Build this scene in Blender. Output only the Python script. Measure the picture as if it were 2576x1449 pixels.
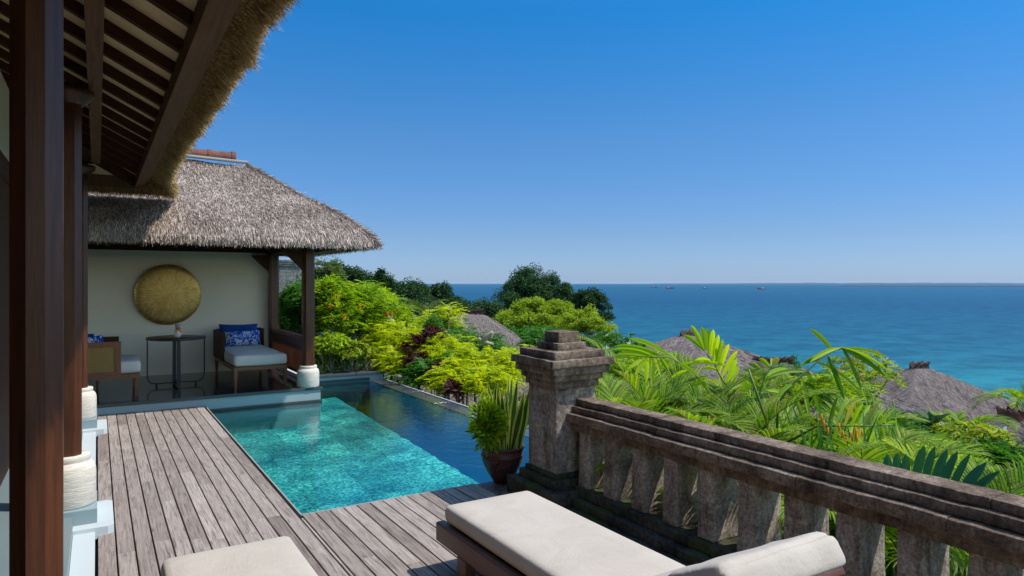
import bpy, bmesh, math, random
import numpy as np
from mathutils import Vector, noise
R = math.radians
random.seed(7); rng = np.random.default_rng(7)
for o in list(bpy.data.objects): bpy.data.objects.remove(o)
SC = bpy.context.scene; COL = SC.collection

# ------------------------------------------------------------------ camera
F, YAW, H, CX, CY = 1690.0, math.atan(1043/1690), 1.65, 1287.5, 712.0
SA, CA = math.sin(YAW), math.cos(YAW)
cam = bpy.data.cameras.new('camera'); co = bpy.data.objects.new('camera', cam); COL.objects.link(co)
cam.sensor_width = 36; cam.lens = 36*F/2575; cam.clip_start = .05; cam.clip_end = 60000
cam.shift_y = -12.5/2575
co.location = (0, 0, H); co.rotation_euler = (R(90), 0, -YAW); SC.camera = co
def P(x, y, d):                        # a direction seen on the survey photo, taken at a real distance d
    l = (x-CX)/F*d
    return Vector((l*CA+d*SA, d*CA-l*SA, H-(y-CY)/F*d))

# ------------------------------------------------------------------ light
SX, SY = .50, -.36                     # towards the sun, per unit of height
sv = Vector((SX, SY, 1)).normalized()
elev = math.asin(sv.z); azim = math.atan2(sv.x, sv.y)
w = bpy.data.worlds.new('World'); SC.world = w; w.use_nodes = True
nt = w.node_tree; nt.nodes.clear()
wo = nt.nodes.new('ShaderNodeOutputWorld'); bg = nt.nodes.new('ShaderNodeBackground')
sky = nt.nodes.new('ShaderNodeTexSky'); sky.sky_type = 'NISHITA'; sky.sun_disc = False
sky.sun_elevation = elev; sky.sun_rotation = azim; sky.altitude = 200; sky.air_density = 1.0; sky.dust_density = .25; sky.ozone_density = 3.2
hs = nt.nodes.new('ShaderNodeHueSaturation'); hs.inputs['Saturation'].default_value = 1.12; hs.inputs['Value'].default_value = 1.0
nt.links.new(sky.outputs[0], hs.inputs['Color'])
tc_ = nt.nodes.new('ShaderNodeTexCoord'); sp_ = nt.nodes.new('ShaderNodeSeparateXYZ'); rp_ = nt.nodes.new('ShaderNodeValToRGB'); ml_ = nt.nodes.new('ShaderNodeMix')
nt.links.new(tc_.outputs['Generated'], sp_.inputs[0]); nt.links.new(sp_.outputs[2], rp_.inputs[0]); ml_.data_type = 'RGBA'; ml_.blend_type = 'MULTIPLY'; ml_.inputs[0].default_value = 1
er = rp_.color_ramp.elements                      # low sky tinted cooler and deeper; above, warm bright sky kept as fill
for z_, c_ in ((.066, (.175, .228, .345)), (.209, (.17, .285, .38)), (.374, (.060, .333, .475)), (.44, (.10, .40, .55)), (.60, (1, .92, .80))): e_ = er.new(z_); e_.color = (*c_, 1)
er[0].position = 0; er[0].color = (.165, .235, .44, 1); er[len(er)-1].position = 1; er[len(er)-1].color = (1, .9, .78, 1)
def wm(op, a, b):                                 # deep tint only around the view direction; warmer, brighter sky behind added as fill
    x = nt.nodes.new('ShaderNodeMath'); x.operation = op
    for i, v in enumerate((a, b)):
        if isinstance(v, (int, float)): x.inputs[i].default_value = v
        else: nt.links.new(v, x.inputs[i])
    return x.outputs[0]
ho = wm('SQRT', wm('ADD', wm('MULTIPLY', sp_.outputs[0], sp_.outputs[0]), wm('MULTIPLY', sp_.outputs[1], sp_.outputs[1])), 0)
dt = wm('DIVIDE', wm('ADD', wm('MULTIPLY', sp_.outputs[0], SA), wm('MULTIPLY', sp_.outputs[1], CA)), wm('MAXIMUM', ho, .001))
mr = nt.nodes.new('ShaderNodeMapRange'); mr.interpolation_type = 'SMOOTHSTEP'; nt.links.new(dt, mr.inputs[0]); mr.inputs[1].default_value = -.1; mr.inputs[2].default_value = .68
mk = nt.nodes.new('ShaderNodeMix'); mk.data_type = 'RGBA'; nt.links.new(mr.outputs[0], mk.inputs[0]); mk.inputs[6].default_value = (1, .93, .80, 1); nt.links.new(rp_.outputs[0], mk.inputs[7])
nt.links.new(hs.outputs[0], ml_.inputs[6]); nt.links.new(mk.outputs[2], ml_.inputs[7]); nt.links.new(ml_.outputs[2], bg.inputs[0])
nt.links.new(bg.outputs[0], wo.inputs[0]); bg.inputs[1].default_value = .15
sl = bpy.data.lights.new('sun', 'SUN'); so = bpy.data.objects.new('sun', sl); COL.objects.link(so)
sl.energy = 2.0; sl.angle = R(.5); sl.color = (1, .955, .88)
so.rotation_euler = (-sv).to_track_quat('-Z', 'Y').to_euler()
SC.view_settings.view_transform = 'Standard'; SC.view_settings.look = 'None'
SC.view_settings.exposure = 1.15; SC.view_settings.gamma = 1
SC.cycles.transparent_max_bounces = 12; SC.cycles.max_bounces = 8; SC.cycles.volume_bounces = 0
SC.cycles.caustics_reflective = False; SC.cycles.caustics_refractive = False

# ------------------------------------------------------------------ materials
class N:
    def __init__(s, name):
        s.m = bpy.data.materials.new(name); s.m.use_nodes = True; s.t = s.m.node_tree; s.t.nodes.clear()
        s.out = s.n('ShaderNodeOutputMaterial')
    def n(s, typ, **k):
        x = s.t.nodes.new(typ)
        for a, v in k.items():
            if hasattr(x, a) and a not in ('Scale',): setattr(x, a, v)
        return x
    def l(s, a, b): s.t.links.new(a, b)
    def coord(s, scale=(1, 1, 1), kind='Object', rot=(0, 0, 0)):
        c = s.n('ShaderNodeTexCoord'); m = s.n('ShaderNodeMapping'); s.l(c.outputs[kind], m.inputs[0])
        m.inputs['Scale'].default_value = scale; m.inputs['Rotation'].default_value = rot; return m.outputs[0]
    def noise(s, vec, scale, detail=5, rough=.6, dist=0):
        x = s.n('ShaderNodeTexNoise'); s.l(vec, x.inputs['Vector']); x.inputs['Scale'].default_value = scale
        x.inputs['Detail'].default_value = detail; x.inputs['Roughness'].default_value = rough; x.inputs['Distortion'].default_value = dist
        return x.outputs[0]
    def voro(s, vec, scale, out='Distance', feature='F1', rnd=1):
        x = s.n('ShaderNodeTexVoronoi', feature=feature); s.l(vec, x.inputs['Vector']); x.inputs['Scale'].default_value = scale
        x.inputs['Randomness'].default_value = rnd; return x.outputs[out]
    def ramp(s, fac, stops, interp='LINEAR'):
        x = s.n('ShaderNodeValToRGB'); s.l(fac, x.inputs[0]); e = x.color_ramp.elements; x.color_ramp.interpolation = interp
        while len(e) < len(stops): e.new(.5)
        for i, (p, c) in enumerate(stops): e[i].position = p; e[i].color = (*c, 1) if len(c) == 3 else c
        return x.outputs[0]
    def mix(s, a, b, fac, mode='MIX'):
        x = s.n('ShaderNodeMix', data_type='RGBA', blend_type=mode)
        for v, i in ((fac, 0), (a, 6), (b, 7)):
            if isinstance(v, (int, float)): x.inputs[i].default_value = v
            elif isinstance(v, tuple): x.inputs[i].default_value = (*v, 1)
            else: s.l(v, x.inputs[i])
        return x.outputs[2]
    def math(s, op, a, b=0, c=None):
        x = s.n('ShaderNodeMath', operation=op)
        for i, v in enumerate((a, b) if c is None else (a, b, c)):
            if isinstance(v, (int, float)): x.inputs[i].default_value = v
            else: s.l(v, x.inputs[i])
        return x.outputs[0]
    def bump(s, h, strength=.3, dist=.01, nrm=None):
        x = s.n('ShaderNodeBump'); s.l(h, x.inputs['Height']); x.inputs['Strength'].default_value = strength
        x.inputs['Distance'].default_value = dist
        if nrm is not None: s.l(nrm, x.inputs['Normal'])
        return x.outputs[0]
    def island(s): return s.n('ShaderNodeNewGeometry').outputs['Random Per Island']
    def pbsdf(s, col, rough=.8, nrm=None, metal=0, spec=.5, finish=True, **k):
        b = s.n('ShaderNodeBsdfPrincipled')
        if isinstance(col, tuple): b.inputs['Base Color'].default_value = (*col, 1)
        else: s.l(col, b.inputs['Base Color'])
        if isinstance(rough, (int, float)): b.inputs['Roughness'].default_value = rough
        else: s.l(rough, b.inputs['Roughness'])
        b.inputs['Metallic'].default_value = metal; b.inputs['Specular IOR Level'].default_value = spec
        if nrm is not None: s.l(nrm, b.inputs['Normal'])
        for a, v in k.items(): b.inputs[a.replace('_', ' ')].default_value = v
        if finish: s.l(b.outputs[0], s.out.inputs[0])
        return b.outputs[0]

M = {}
def simple(name, col, rough=.5, metal=0, **k): n = N(name); n.pbsdf(col, rough, metal=metal, **k); M[name] = n.m
def leafmat(name, cols, trans=.4, rough=.55, tint=None, spec=.22):
    n = N(name); r = n.island(); k = len(cols)
    c = n.ramp(r, [(i/(k-1) if k > 1 else 0, c) for i, c in enumerate(cols)])
    ps = n.noise(n.coord(), 1.3, 2)
    c = n.mix(c, (.5, .5, .5), n.math('MULTIPLY', n.math('SUBTRACT', ps, .35), .0), 'MIX')
    a = n.pbsdf(c, rough, spec=spec, finish=False)
    t = n.n('ShaderNodeBsdfTranslucent'); tc = n.mix(c, tint or (1.0, 1.0, .25), .55, 'MULTIPLY')
    tc2 = n.mix(tc, (1.6, 1.6, 1.1), 1.0, 'MULTIPLY'); n.l(tc2, t.inputs[0])
    mx = n.n('ShaderNodeMixShader'); mx.inputs[0].default_value = trans
    n.l(a, mx.inputs[1]); n.l(t.outputs[0], mx.inputs[2]); n.l(mx.outputs[0], n.out.inputs[0]); M[name] = n.m
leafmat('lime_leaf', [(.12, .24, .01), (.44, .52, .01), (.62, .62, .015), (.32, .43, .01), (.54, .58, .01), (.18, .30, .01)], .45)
leafmat('bright_leaf', [(.04, .13, .01), (.25, .40, .01), (.44, .53, .02), (.11, .25, .01), (.34, .46, .01)], .42)
leafmat('mid_leaf', [(.03, .11, .012), (.06, .19, .02), (.09, .24, .02)], .35)
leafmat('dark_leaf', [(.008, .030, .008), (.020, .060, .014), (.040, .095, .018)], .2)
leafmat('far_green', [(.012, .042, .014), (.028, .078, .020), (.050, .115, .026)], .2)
leafmat('olive_leaf', [(.06, .10, .02), (.10, .15, .03), (.13, .17, .05)], .3)
leafmat('yellowgreen', [(.14, .22, .012), (.26, .36, .018), (.36, .44, .025)], .35)
leafmat('red_leaf', [(.04, .014, .014), (.07, .02, .02), (.11, .03, .03), (.04, .03, .02)], .3, tint=(1, .4, .4))
leafmat('palm_leaf', [(.06, .17, .012), (.22, .38, .015), (.38, .50, .02), (.04, .12, .02), (.28, .41, .02), (.12, .26, .012), (.34, .29, .09), (.16, .30, .015), (.05, .15, .015), (.28, .40, .02)], .38)
leafmat('palm_lime', [(.20, .36, .015), (.36, .50, .02), (.50, .58, .02), (.28, .42, .02)], .52)
leafmat('palm_teal', [(.02, .10, .06), (.03, .13, .08), (.04, .16, .08)], .25)
leafmat('frangi_leaf', [(.10, .22, .015), (.22, .33, .02), (.42, .40, .03), (.13, .25, .02)], .4)
leafmat('spider_leaf', [(.30, .40, .12), (.42, .50, .22), (.18, .30, .06), (.55, .58, .35)], .35)
leafmat('snake_green', [(.045, .11, .02), (.08, .17, .03)], .2)
leafmat('snake_yellow', [(.62, .60, .08), (.70, .64, .14)], .3)
leafmat('orange_petal', [(.85, .25, .02), (.75, .35, .03)], .3, tint=(1, .6, .3))
leafmat('red_petal', [(.80, .06, .02), (.85, .12, .03)], .3, tint=(1, .3, .2))
leafmat('pink_petal', [(.80, .20, .25), (.75, .35, .40)], .3, tint=(1, .5, .5))
leafmat('white_petal', [(.8, .8, .72), (.7, .7, .62)], .3, tint=(1, 1, 1))

def wood(name, c1, c2, rough=.35, axis='Z', spec=.4, scale=1.0, coat=0.0):
    n = N(name); sc = {'Z': (14, 14, .8), 'X': (.8, 14, 14), 'Y': (14, .8, 14)}[axis]
    v = n.coord(tuple(s*scale for s in sc)); g = n.noise(v, 3, 6, .65, .4); g2 = n.noise(v, 12, 3)
    c = n.ramp(g, [(.3, c1), (.7, c2)]); c = n.mix(c, (.3, .3, .3), n.math('MULTIPLY', g2, .35), 'MULTIPLY')
    n.pbsdf(c, rough, n.bump(g2, .15, .004), spec=spec, Coat_Weight=coat, Coat_Roughness=.25); M[name] = n.m
wood('post_wood', (.045, .013, .006), (.13, .040, .014), .36, 'Z', .35, coat=.08)
wood('dark_wood_x', (.040, .016, .008), (.085, .032, .015), .6, 'X', .15)
wood('dark_wood_y', (.040, .016, .008), (.085, .032, .015), .6, 'Y', .15)
wood('fascia_wood', (.12, .062, .036), (.21, .115, .070), .7, 'Y', .12)
wood('teak', (.17, .06, .025), (.30, .115, .045), .45, 'Z')
wood('lounger_wood', (.09, .035, .022), (.15, .06, .038), .45, 'Y')

def deckmat():
    n = N('deck_wood'); r = n.island()
    v = n.coord((1, 1, 1)); off = n.n('ShaderNodeVectorMath', operation='ADD'); n.l(v, off.inputs[0])
    cmb = n.n('ShaderNodeCombineXYZ'); n.l(n.math('MULTIPLY', r, 37.), cmb.inputs[0]); n.l(n.math('MULTIPLY', r, 91.), cmb.inputs[1]); n.l(cmb.outputs[0], off.inputs[1])
    mp = n.n('ShaderNodeMapping'); n.l(off.outputs[0], mp.inputs[0]); mp.inputs['Scale'].default_value = (30, 1.6, 30)
    g = n.noise(mp.outputs[0], 2.2, 7, .68, .8); g2 = n.noise(mp.outputs[0], 9, 3)
    base = n.ramp(r, [(0, (.245, .205, .178)), (.3, (.37, .32, .285)), (.55, (.295, .248, .22)), (.8, (.42, .368, .33)), (1, (.21, .17, .148))])
    c = n.mix(base, n.ramp(g, [(.30, (.34, .32, .31)), (.48, (.92, .90, .89)), (.68, (1.30, 1.30, 1.30))]), 1.0, 'MULTIPLY')
    blot = n.noise(n.coord(), 1.7, 4); c = n.mix(c, (.72, .66, .62), n.ramp(blot, [(.5, (0, 0, 0)), (.75, (.7, .7, .7))]), 'MULTIPLY')
    n.pbsdf(c, .75, n.bump(g2, .35, .004), spec=.3); M['deck_wood'] = n.m
deckmat()
def stone(name, cols, scale=2.5, rough=.9, bstr=.6, moss=None, stain=.75):
    n = N(name); v = n.coord(); a = n.noise(v, scale, 8, .7, .4); b = n.noise(v, scale*14, 5, .7); f = n.noise(v, scale*60, 3, .7)
    k = len(cols); c = n.ramp(a, [(.34+.32*i/(k-1), cc) for i, cc in enumerate(cols)])
    c = n.mix(c, n.ramp(b, [(.38, (.40, .38, .37)), (.60, (1.15, 1.15, 1.15))]), .8, 'MULTIPLY')
    st = n.noise(n.coord((5, 5, 1.1)), 1.6, 6, .7, .6); c = n.mix(c, (.22, .19, .17), n.ramp(st, [(.50, (0, 0, 0)), (.66, (stain, stain, stain))]), 'MULTIPLY')
    wr = n.noise(v, scale*3.1, 6, .75); c = n.mix(c, (1.7, 1.65, 1.55), n.ramp(wr, [(.56, (0, 0, 0)), (.70, (.8, .8, .8))]), 'MULTIPLY')
    pits = n.voro(v, scale*28); c = n.mix(c, (.25, .22, .2), n.ramp(pits, [(.05, (1, 1, 1)), (.18, (0, 0, 0))]), 'MULTIPLY')
    if moss:
        ms = n.noise(v, 3.1, 6, .7); c = n.mix(c, moss, n.ramp(ms, [(.48, (0, 0, 0)), (.62, (.9, .9, .9))]))
    h = n.math('ADD', n.math('MULTIPLY', b, .7), n.math('MULTIPLY', f, .3))
    n.pbsdf(c, rough, n.bump(h, bstr, .012), spec=.25); M[name] = n.m
stone('old_stone', [(.085, .057, .038), (.185, .13, .094), (.31, .24, .175)])
stone('rail_stone', [(.10, .064, .042), (.21, .148, .105), (.34, .26, .195)], 3.5)
stone('shaft_stone', [(.13, .10, .075), (.32, .26, .205), (.46, .395, .325)], 2.2)
stone('mossy_stone', [(.03, .028, .02), (.07, .06, .05), (.11, .095, .08)], 2.5, moss=(.055, .075, .012))
stone('baluster_stone', [(.15, .11, .08), (.37, .30, .235), (.56, .48, .39)], 4)
stone('grey_wall', [(.12, .13, .12), (.22, .23, .22), (.30, .31, .30)], 1.2)
stone('rock', [(.18, .15, .15), (.32, .28, .27)], 3)
stone('paving', [(.16, .12, .10), (.24, .20, .17)], 3, rough=.6, bstr=.2)
def plaster(name, col, rough=.85, b=.15, sc=20, spec=.3):
    n = N(name); v = n.coord(); a = n.noise(v, 1.5, 4); f = n.noise(v, sc, 4)
    c = n.mix(col, tuple(x*.82 for x in col), a); n.pbsdf(c, rough, n.bump(f, b, .006), spec=spec); M[name] = n.m
plaster('cream_wall', (.86, .75, .61)); plaster('kerb_plaster', (.60, .66, .67), .6, .08)
plaster('blue_grey', (.30, .40, .42), .4, .05); plaster('floor_grey', (.20, .26, .27), .35, .05, spec=.5)
plaster('base_side', (.36, .45, .46), .6, .08); plaster('dark_slate', (.07, .085, .09), .45, .15)
def ribbed():
    n = N('white_stone'); v = n.coord((1, 1, 1)); a = n.noise(n.coord((1.2, 1.2, 14)), 6, 3, .6, 1.2); f = n.noise(v, 60, 3)
    h = n.math('ADD', n.math('MULTIPLY', a, 1.0), n.math('MULTIPLY', f, .25))
    c = n.mix((.78, .71, .60), (.60, .53, .44), n.ramp(a, [(.35, (1, 1, 1)), (.6, (0, 0, 0))]))
    n.pbsdf(c, .85, n.bump(h, .55, .012), spec=.25); M['white_stone'] = n.m
ribbed()
def polished():
    n = N('black_floor'); v = n.coord(); a = n.noise(v, 6, 4)
    c = n.mix((.012, .013, .015), (.03, .033, .036), a)
    n.pbsdf(c, n.math('MULTIPLY_ADD', a, .12, .06), spec=.6); M['black_floor'] = n.m
polished()
def straw(name, cols, dark=.4, rough=.85, base=False):
    n = N(name); v = n.coord(); 
    if base:
        a = n.noise(n.coord((1, 1, 1)), 18, 6, .8); k = len(cols)
        c = n.ramp(a, [(.3+.4*i/(k-1), cc) for i, cc in enumerate(cols)]); c = n.mix(c, (.55, .52, .5), 1.0, 'MULTIPLY')
        n.pbsdf(c, .95, n.bump(a, 1, .05), spec=.1)
    else:
        r = n.island(); k = len(cols); c = n.ramp(r, [(i/(k-1), cc) for i, cc in enumerate(cols)])
        a = n.noise(v, 1.6, 5, .65); c = n.mix(c, n.ramp(a, [(.35, (dark, dark*.95, dark*.9)), (.62, (1.12, 1.12, 1.12))]), .85, 'MULTIPLY')
        n.pbsdf(c, rough, spec=.2)
    M[name] = n.m
SG = [(.12, .095, .08), (.56, .455, .38), (.84, .70, .60), (.26, .205, .17), (.70, .58, .49), (.18, .14, .115)]
straw('thatch', SG, .72); straw('thatch_base', SG, base=True)
SB = [(.16, .10, .035), (.54, .36, .15), (.70, .50, .23), (.32, .20, .08), (.48, .33, .16)]
straw('golden_thatch', SB, .7); straw('golden_base', SB, base=True)
SF = [(.12, .095, .09), (.32, .265, .245), (.48, .41, .38), (.20, .165, .15)]
straw('far_thatch', SF, .6); straw('far_thatch_base', SF, base=True)
def bamboo():
    n = N('bamboo_mat'); v = n.coord(); s = n.n('ShaderNodeSeparateXYZ'); n.l(v, s.inputs[0])
    wv = n.math('SINE', n.math('MULTIPLY', s.outputs[1], 500)); g = n.noise(n.coord((2, 120, 2)), 2, 4)
    b = n.noise(v, 2, 3); c = n.ramp(g, [(.3, (.62, .43, .21)), (.6, (.86, .66, .38)), (.8, (.90, .72, .46))])
    c = n.mix(c, (.55, .5, .45), n.math('MULTIPLY', b, .3), 'MULTIPLY')
    n.pbsdf(c, .6, n.bump(wv, .5, .003), spec=.3); M['bamboo_mat'] = n.m
bamboo()
def fabric(name, col, sc=260):
    n = N(name); v = n.coord(); f = n.noise(v, sc, 2); a = n.noise(v, 4, 5, .65, .6); g = n.noise(v, 70, 3, .7)
    c = n.mix(col, tuple(x*.78 for x in col), n.math('MULTIPLY', f, .9)); c = n.mix(c, (.86, .85, .83), n.ramp(a, [(.45, (0, 0, 0)), (.7, (.7, .7, .7))]), 'MULTIPLY'); c = n.mix(c, (.90, .89, .88), g, 'MULTIPLY')
    h = n.math('ADD', n.math('MULTIPLY', g, .16), n.math('MULTIPLY', a, 1.0))
    n.pbsdf(c, .95, n.bump(h, .55, .016), spec=.12, Sheen_Weight=.1); M[name] = n.m
fabric('cream_fabric', (.605, .535, .455)); fabric('white_fabric', (.84, .78, .70)); fabric('blue_fabric', (.010, .055, .24))
def floral():
    n = N('floral_fabric'); v = n.coord((1, .2, 1)); d = n.noise(v, 9, 3, .6)
    vv = n.mix(v, d, .06); vo = n.n('ShaderNodeTexVoronoi'); n.l(vv, vo.inputs['Vector']); vo.inputs['Scale'].default_value = 7.5
    df = n.n('ShaderNodeVectorMath', operation='SUBTRACT'); n.l(vv, df.inputs[0]); n.l(vo.outputs['Position'], df.inputs[1])
    s = n.n('ShaderNodeSeparateXYZ'); n.l(df.outputs[0], s.inputs[0])
    ang = n.math('ARCTAN2', s.outputs[2], s.outputs[0]); pet = n.math('ABSOLUTE', n.math('SINE', n.math('MULTIPLY', ang, 4)))
    rad = n.math('MULTIPLY', pet, .26); f = n.math('LESS_THAN', n.math('SUBTRACT', vo.outputs['Distance'], n.math('ADD', rad, .17)), 0)
    ring = n.math('LESS_THAN', n.math('ABSOLUTE', n.math('SUBTRACT', vo.outputs['Distance'], .16)), .035)
    vine = n.math('LESS_THAN', n.math('ABSOLUTE', n.math('SUBTRACT', n.noise(v, 11, 2, .5, 1.5), .5)), .025)
    wht = n.math('MAXIMUM', n.math('SUBTRACT', f, ring), vine)
    n.pbsdf(n.mix((.014, .07, .38), (.62, .70, .80), wht), .9, spec=.15); M['floral_fabric'] = n.m
floral()
def cane():
    n = N('cane'); s = n.n('ShaderNodeSeparateXYZ'); n.l(n.coord(), s.inputs[0])
    a = n.math('SINE', n.math('MULTIPLY', n.math('ADD', s.outputs[0], s.outputs[1]), 420)); b = n.math('SINE', n.math('MULTIPLY', s.outputs[2], 420))
    h = n.math('MULTIPLY', a, b); g = n.noise(n.coord(), 40, 3)
    c = n.mix((.20, .11, .03), (.52, .34, .11), n.ramp(n.math('MULTIPLY_ADD', h, .5, .5), [(.3, (0, 0, 0)), (.6, (1, 1, 1))]))
    c = n.mix(c, (.6, .55, .5), g, 'MULTIPLY'); n.pbsdf(c, .55, n.bump(h, .5, .003), spec=.3); M['cane'] = n.m
cane()
def brass():
    n = N('brass'); v = n.coord(); s = n.n('ShaderNodeSeparateXYZ'); n.l(v, s.inputs[0])
    ang = n.math('ARCTAN2', s.outputs[2], s.outputs[0]); rr = n.math('SQRT', n.math('ADD', n.math('POWER', s.outputs[0], 2), n.math('POWER', s.outputs[2], 2)))
    cb = n.n('ShaderNodeCombineXYZ'); n.l(n.math('MULTIPLY', ang, 9), cb.inputs[0]); n.l(n.math('MULTIPLY', rr, 3), cb.inputs[1])
    g = n.noise(cb.outputs[0], 3, 5, .7); f = n.noise(v, 45, 4, .7); p = n.noise(v, 3, 5, .7)
    c = n.ramp(g, [(.3, (.26, .16, .05)), (.6, (.70, .46, .15)), (.8, (.92, .66, .28))])
    c = n.mix(c, (.45, .38, .3), n.ramp(p, [(.5, (0, 0, 0)), (.75, (.8, .8, .8))]), 'MULTIPLY')
    n.pbsdf(c, n.math('MULTIPLY_ADD', f, .25, .33), n.bump(f, .35, .006), metal=.8); M['brass'] = n.m
brass()
simple('black_metal', (.012, .013, .016), .4, .3); simple('black_top', (.018, .018, .02), .35)
simple('ceramic', (.7, .6, .5), .3); simple('soil', (.05, .03, .02), .95)
simple('pale_pole', (.27, .25, .23), .8); simple('dark_gap', (.01, .008, .007), .9)
simple('hull_blue', (.06, .10, .16), .5); simple('hull_red', (.30, .05, .04), .5); simple('boat_white', (.55, .55, .55), .5)
simple('candle_glass', (.7, .75, .75), .08, Transmission_Weight=.8)
def terracotta(name, c1, c2, b=.4):
    n = N(name); v = n.coord(); a = n.noise(v, 5, 6, .7); r = n.island()
    c = n.mix(n.ramp(a, [(.3, c1), (.7, c2)]), (.55, .5, .5), n.math('MULTIPLY', r, .6), 'MULTIPLY'); n.pbsdf(c, .75, n.bump(n.noise(v, 30, 4), b, .01)); M[name] = n.m
terracotta('terracotta', (.06, .028, .02), (.30, .10, .05)); terracotta('burnt_tile', (.03, .015, .012), (.09, .035, .025))
def potmat():
    n = N('pot_clay'); v = n.coord(); a = n.noise(v, 7, 5); s = n.n('ShaderNodeSeparateXYZ'); n.l(v, s.inputs[0])
    sw = n.noise(n.coord((1, 1, 1)), 13, 2, .5, 2.0); band = n.ramp(s.outputs[2], [(.13, (0, 0, 0)), (.135, (1, 1, 1)), (.215, (1, 1, 1)), (.22, (0, 0, 0))])
    rel = n.math('MULTIPLY', n.ramp(sw, [(.46, (0, 0, 0)), (.54, (1, 1, 1))]), band)
    c = n.mix((.065, .020, .016), (.12, .038, .028), a); n.pbsdf(c, .5, n.bump(n.math('ADD', rel, n.math('MULTIPLY', a, .1)), .9, .02), spec=.4); M['pot_clay'] = n.m
potmat()
def water():
    n = N('pool_water'); v = n.coord((1, 1, 1)); a = n.noise(v, 2.2, 3, .55, .6); b = n.noise(n.coord((1, 1.6, 1)), 9, 3, .5, .4)
    nb = n.bump(n.math('ADD', a, n.math('MULTIPLY', b, .3)), .16, .06)
    fr = n.n('ShaderNodeFresnel'); fr.inputs[0].default_value = 1.33; n.l(nb, fr.inputs['Normal'])
    g = n.n('ShaderNodeBsdfGlossy'); g.inputs['Roughness'].default_value = .015; n.l(nb, g.inputs['Normal'])
    t = n.n('ShaderNodeBsdfTransparent'); t.inputs[0].default_value = (.58, .92, .95, 1)
    mx = n.n('ShaderNodeMixShader'); n.l(fr.outputs[0], mx.inputs[0]); n.l(t.outputs[0], mx.inputs[1]); n.l(g.outputs[0], mx.inputs[2])
    n.l(mx.outputs[0], n.out.inputs[0]); M['pool_water'] = n.m
water()
def pooltile(name, mul=1.0):
    n = N(name); v = n.coord(); br = n.n('ShaderNodeTexBrick'); n.l(v, br.inputs['Vector']); br.inputs['Scale'].default_value = 1
    br.inputs['Brick Width'].default_value = .3; br.inputs['Row Height'].default_value = .3; br.offset = .0; br.inputs['Mortar Size'].default_value = .004
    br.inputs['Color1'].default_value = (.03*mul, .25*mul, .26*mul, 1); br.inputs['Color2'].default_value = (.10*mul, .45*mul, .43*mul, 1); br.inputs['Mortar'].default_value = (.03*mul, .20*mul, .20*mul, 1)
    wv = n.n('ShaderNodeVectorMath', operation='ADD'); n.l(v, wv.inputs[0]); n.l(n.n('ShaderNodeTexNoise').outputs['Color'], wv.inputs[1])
    vo = n.voro(n.coord((1, 1, 1)), 26, feature='SMOOTH_F1'); caustic = n.math('ADD', n.math('MULTIPLY', n.noise(v, 11, 4, .8, .4), .35), n.math('MULTIPLY', n.noise(v, 34, 2, .6, .3), .65)); bl = n.noise(v, 1.1, 3)
    c = n.mix(br.outputs[0], n.ramp(caustic, [(.40, (.10, .38, .44)), (.50, (.80, .92, .97)), (.60, (3.0, 1.75, 1.55))]), .95, 'MULTIPLY')  # speckle of caustic light painted into the tile colour
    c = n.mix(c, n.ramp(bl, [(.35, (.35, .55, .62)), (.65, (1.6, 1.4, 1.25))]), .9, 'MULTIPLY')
    n.pbsdf(c, .6, spec=.2); M[name] = n.m
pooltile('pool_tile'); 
n = N('pool_shadow_blue'); v = n.coord(); n.pbsdf(n.mix((.015, .36, .70), (.04, .54, .86), n.noise(v, 2.5, 5)), .6, spec=.2); M['pool_shadow_blue'] = n.m  # blue of the pool's shadowed side, put into the tile colour
simple('dark_tile', (.010, .045, .05), .5)
def slate_edge():
    n = N('wet_slate'); v = n.coord(); a = n.noise(v, 5, 5); c = n.mix((.03, .033, .04), (.09, .095, .10), a)
    n.pbsdf(c, n.math('MULTIPLY_ADD', a, .15, .13), spec=.7, nrm=n.bump(n.noise(v, 12, 3), .05, .01)); M['wet_slate'] = n.m
slate_edge()
def seamat():
    n = N('sea_water'); v = n.coord(); a = n.noise(n.coord((.0016, .0016, 1)), 1, 4, .55, .5); b = n.noise(n.coord((.06, .06, 1)), 1, 12, .8); cc = n.noise(n.coord((.7, .7, 1)), 1, 4, .7)
    s = n.n('ShaderNodeSeparateXYZ'); n.l(v, s.inputs[0])
    dist = n.math('SQRT', n.math('ADD', n.math('POWER', s.outputs[0], 2), n.math('POWER', s.outputs[1], 2)))
    dn = n.math('ADD', n.math('MULTIPLY', n.math('LOGARITHM', dist, 10), .25), n.math('MULTIPLY', n.math('SUBTRACT', a, .5), .17))
    col = n.ramp(dn, [(.50, (.016, .22, .22)), (.56, (.013, .17, .19)), (.62, (.010, .105, .155)), (.74, (.008, .068, .135)), (.84, (.009, .085, .15)), (.90, (.009, .085, .15)), (1, (.011, .085, .15))])
    col = n.mix(col, n.ramp(b, [(.42, (.50, .58, .66)), (.58, (1.38, 1.32, 1.24))]), .85, 'MULTIPLY')
    h = n.math('ADD', n.math('MULTIPLY', b, 1.0), n.math('MULTIPLY', cc, .25)); nb = n.bump(h, .8, .9)
    d = n.n('ShaderNodeBsdfDiffuse'); n.l(col, d.inputs[0]); n.l(nb, d.inputs['Normal'])
    g = n.n('ShaderNodeBsdfGlossy'); g.inputs['Roughness'].default_value = .35; n.l(nb, g.inputs['Normal']); g.inputs[0].default_value = (.5, .75, .95, 1)
    mx = n.n('ShaderNodeMixShader'); mx.inputs[0].default_value = .13; n.l(d.outputs[0], mx.inputs[1]); n.l(g.outputs[0], mx.inputs[2]); n.l(mx.outputs[0], n.out.inputs[0]); M['sea_water'] = n.m
seamat()
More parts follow.
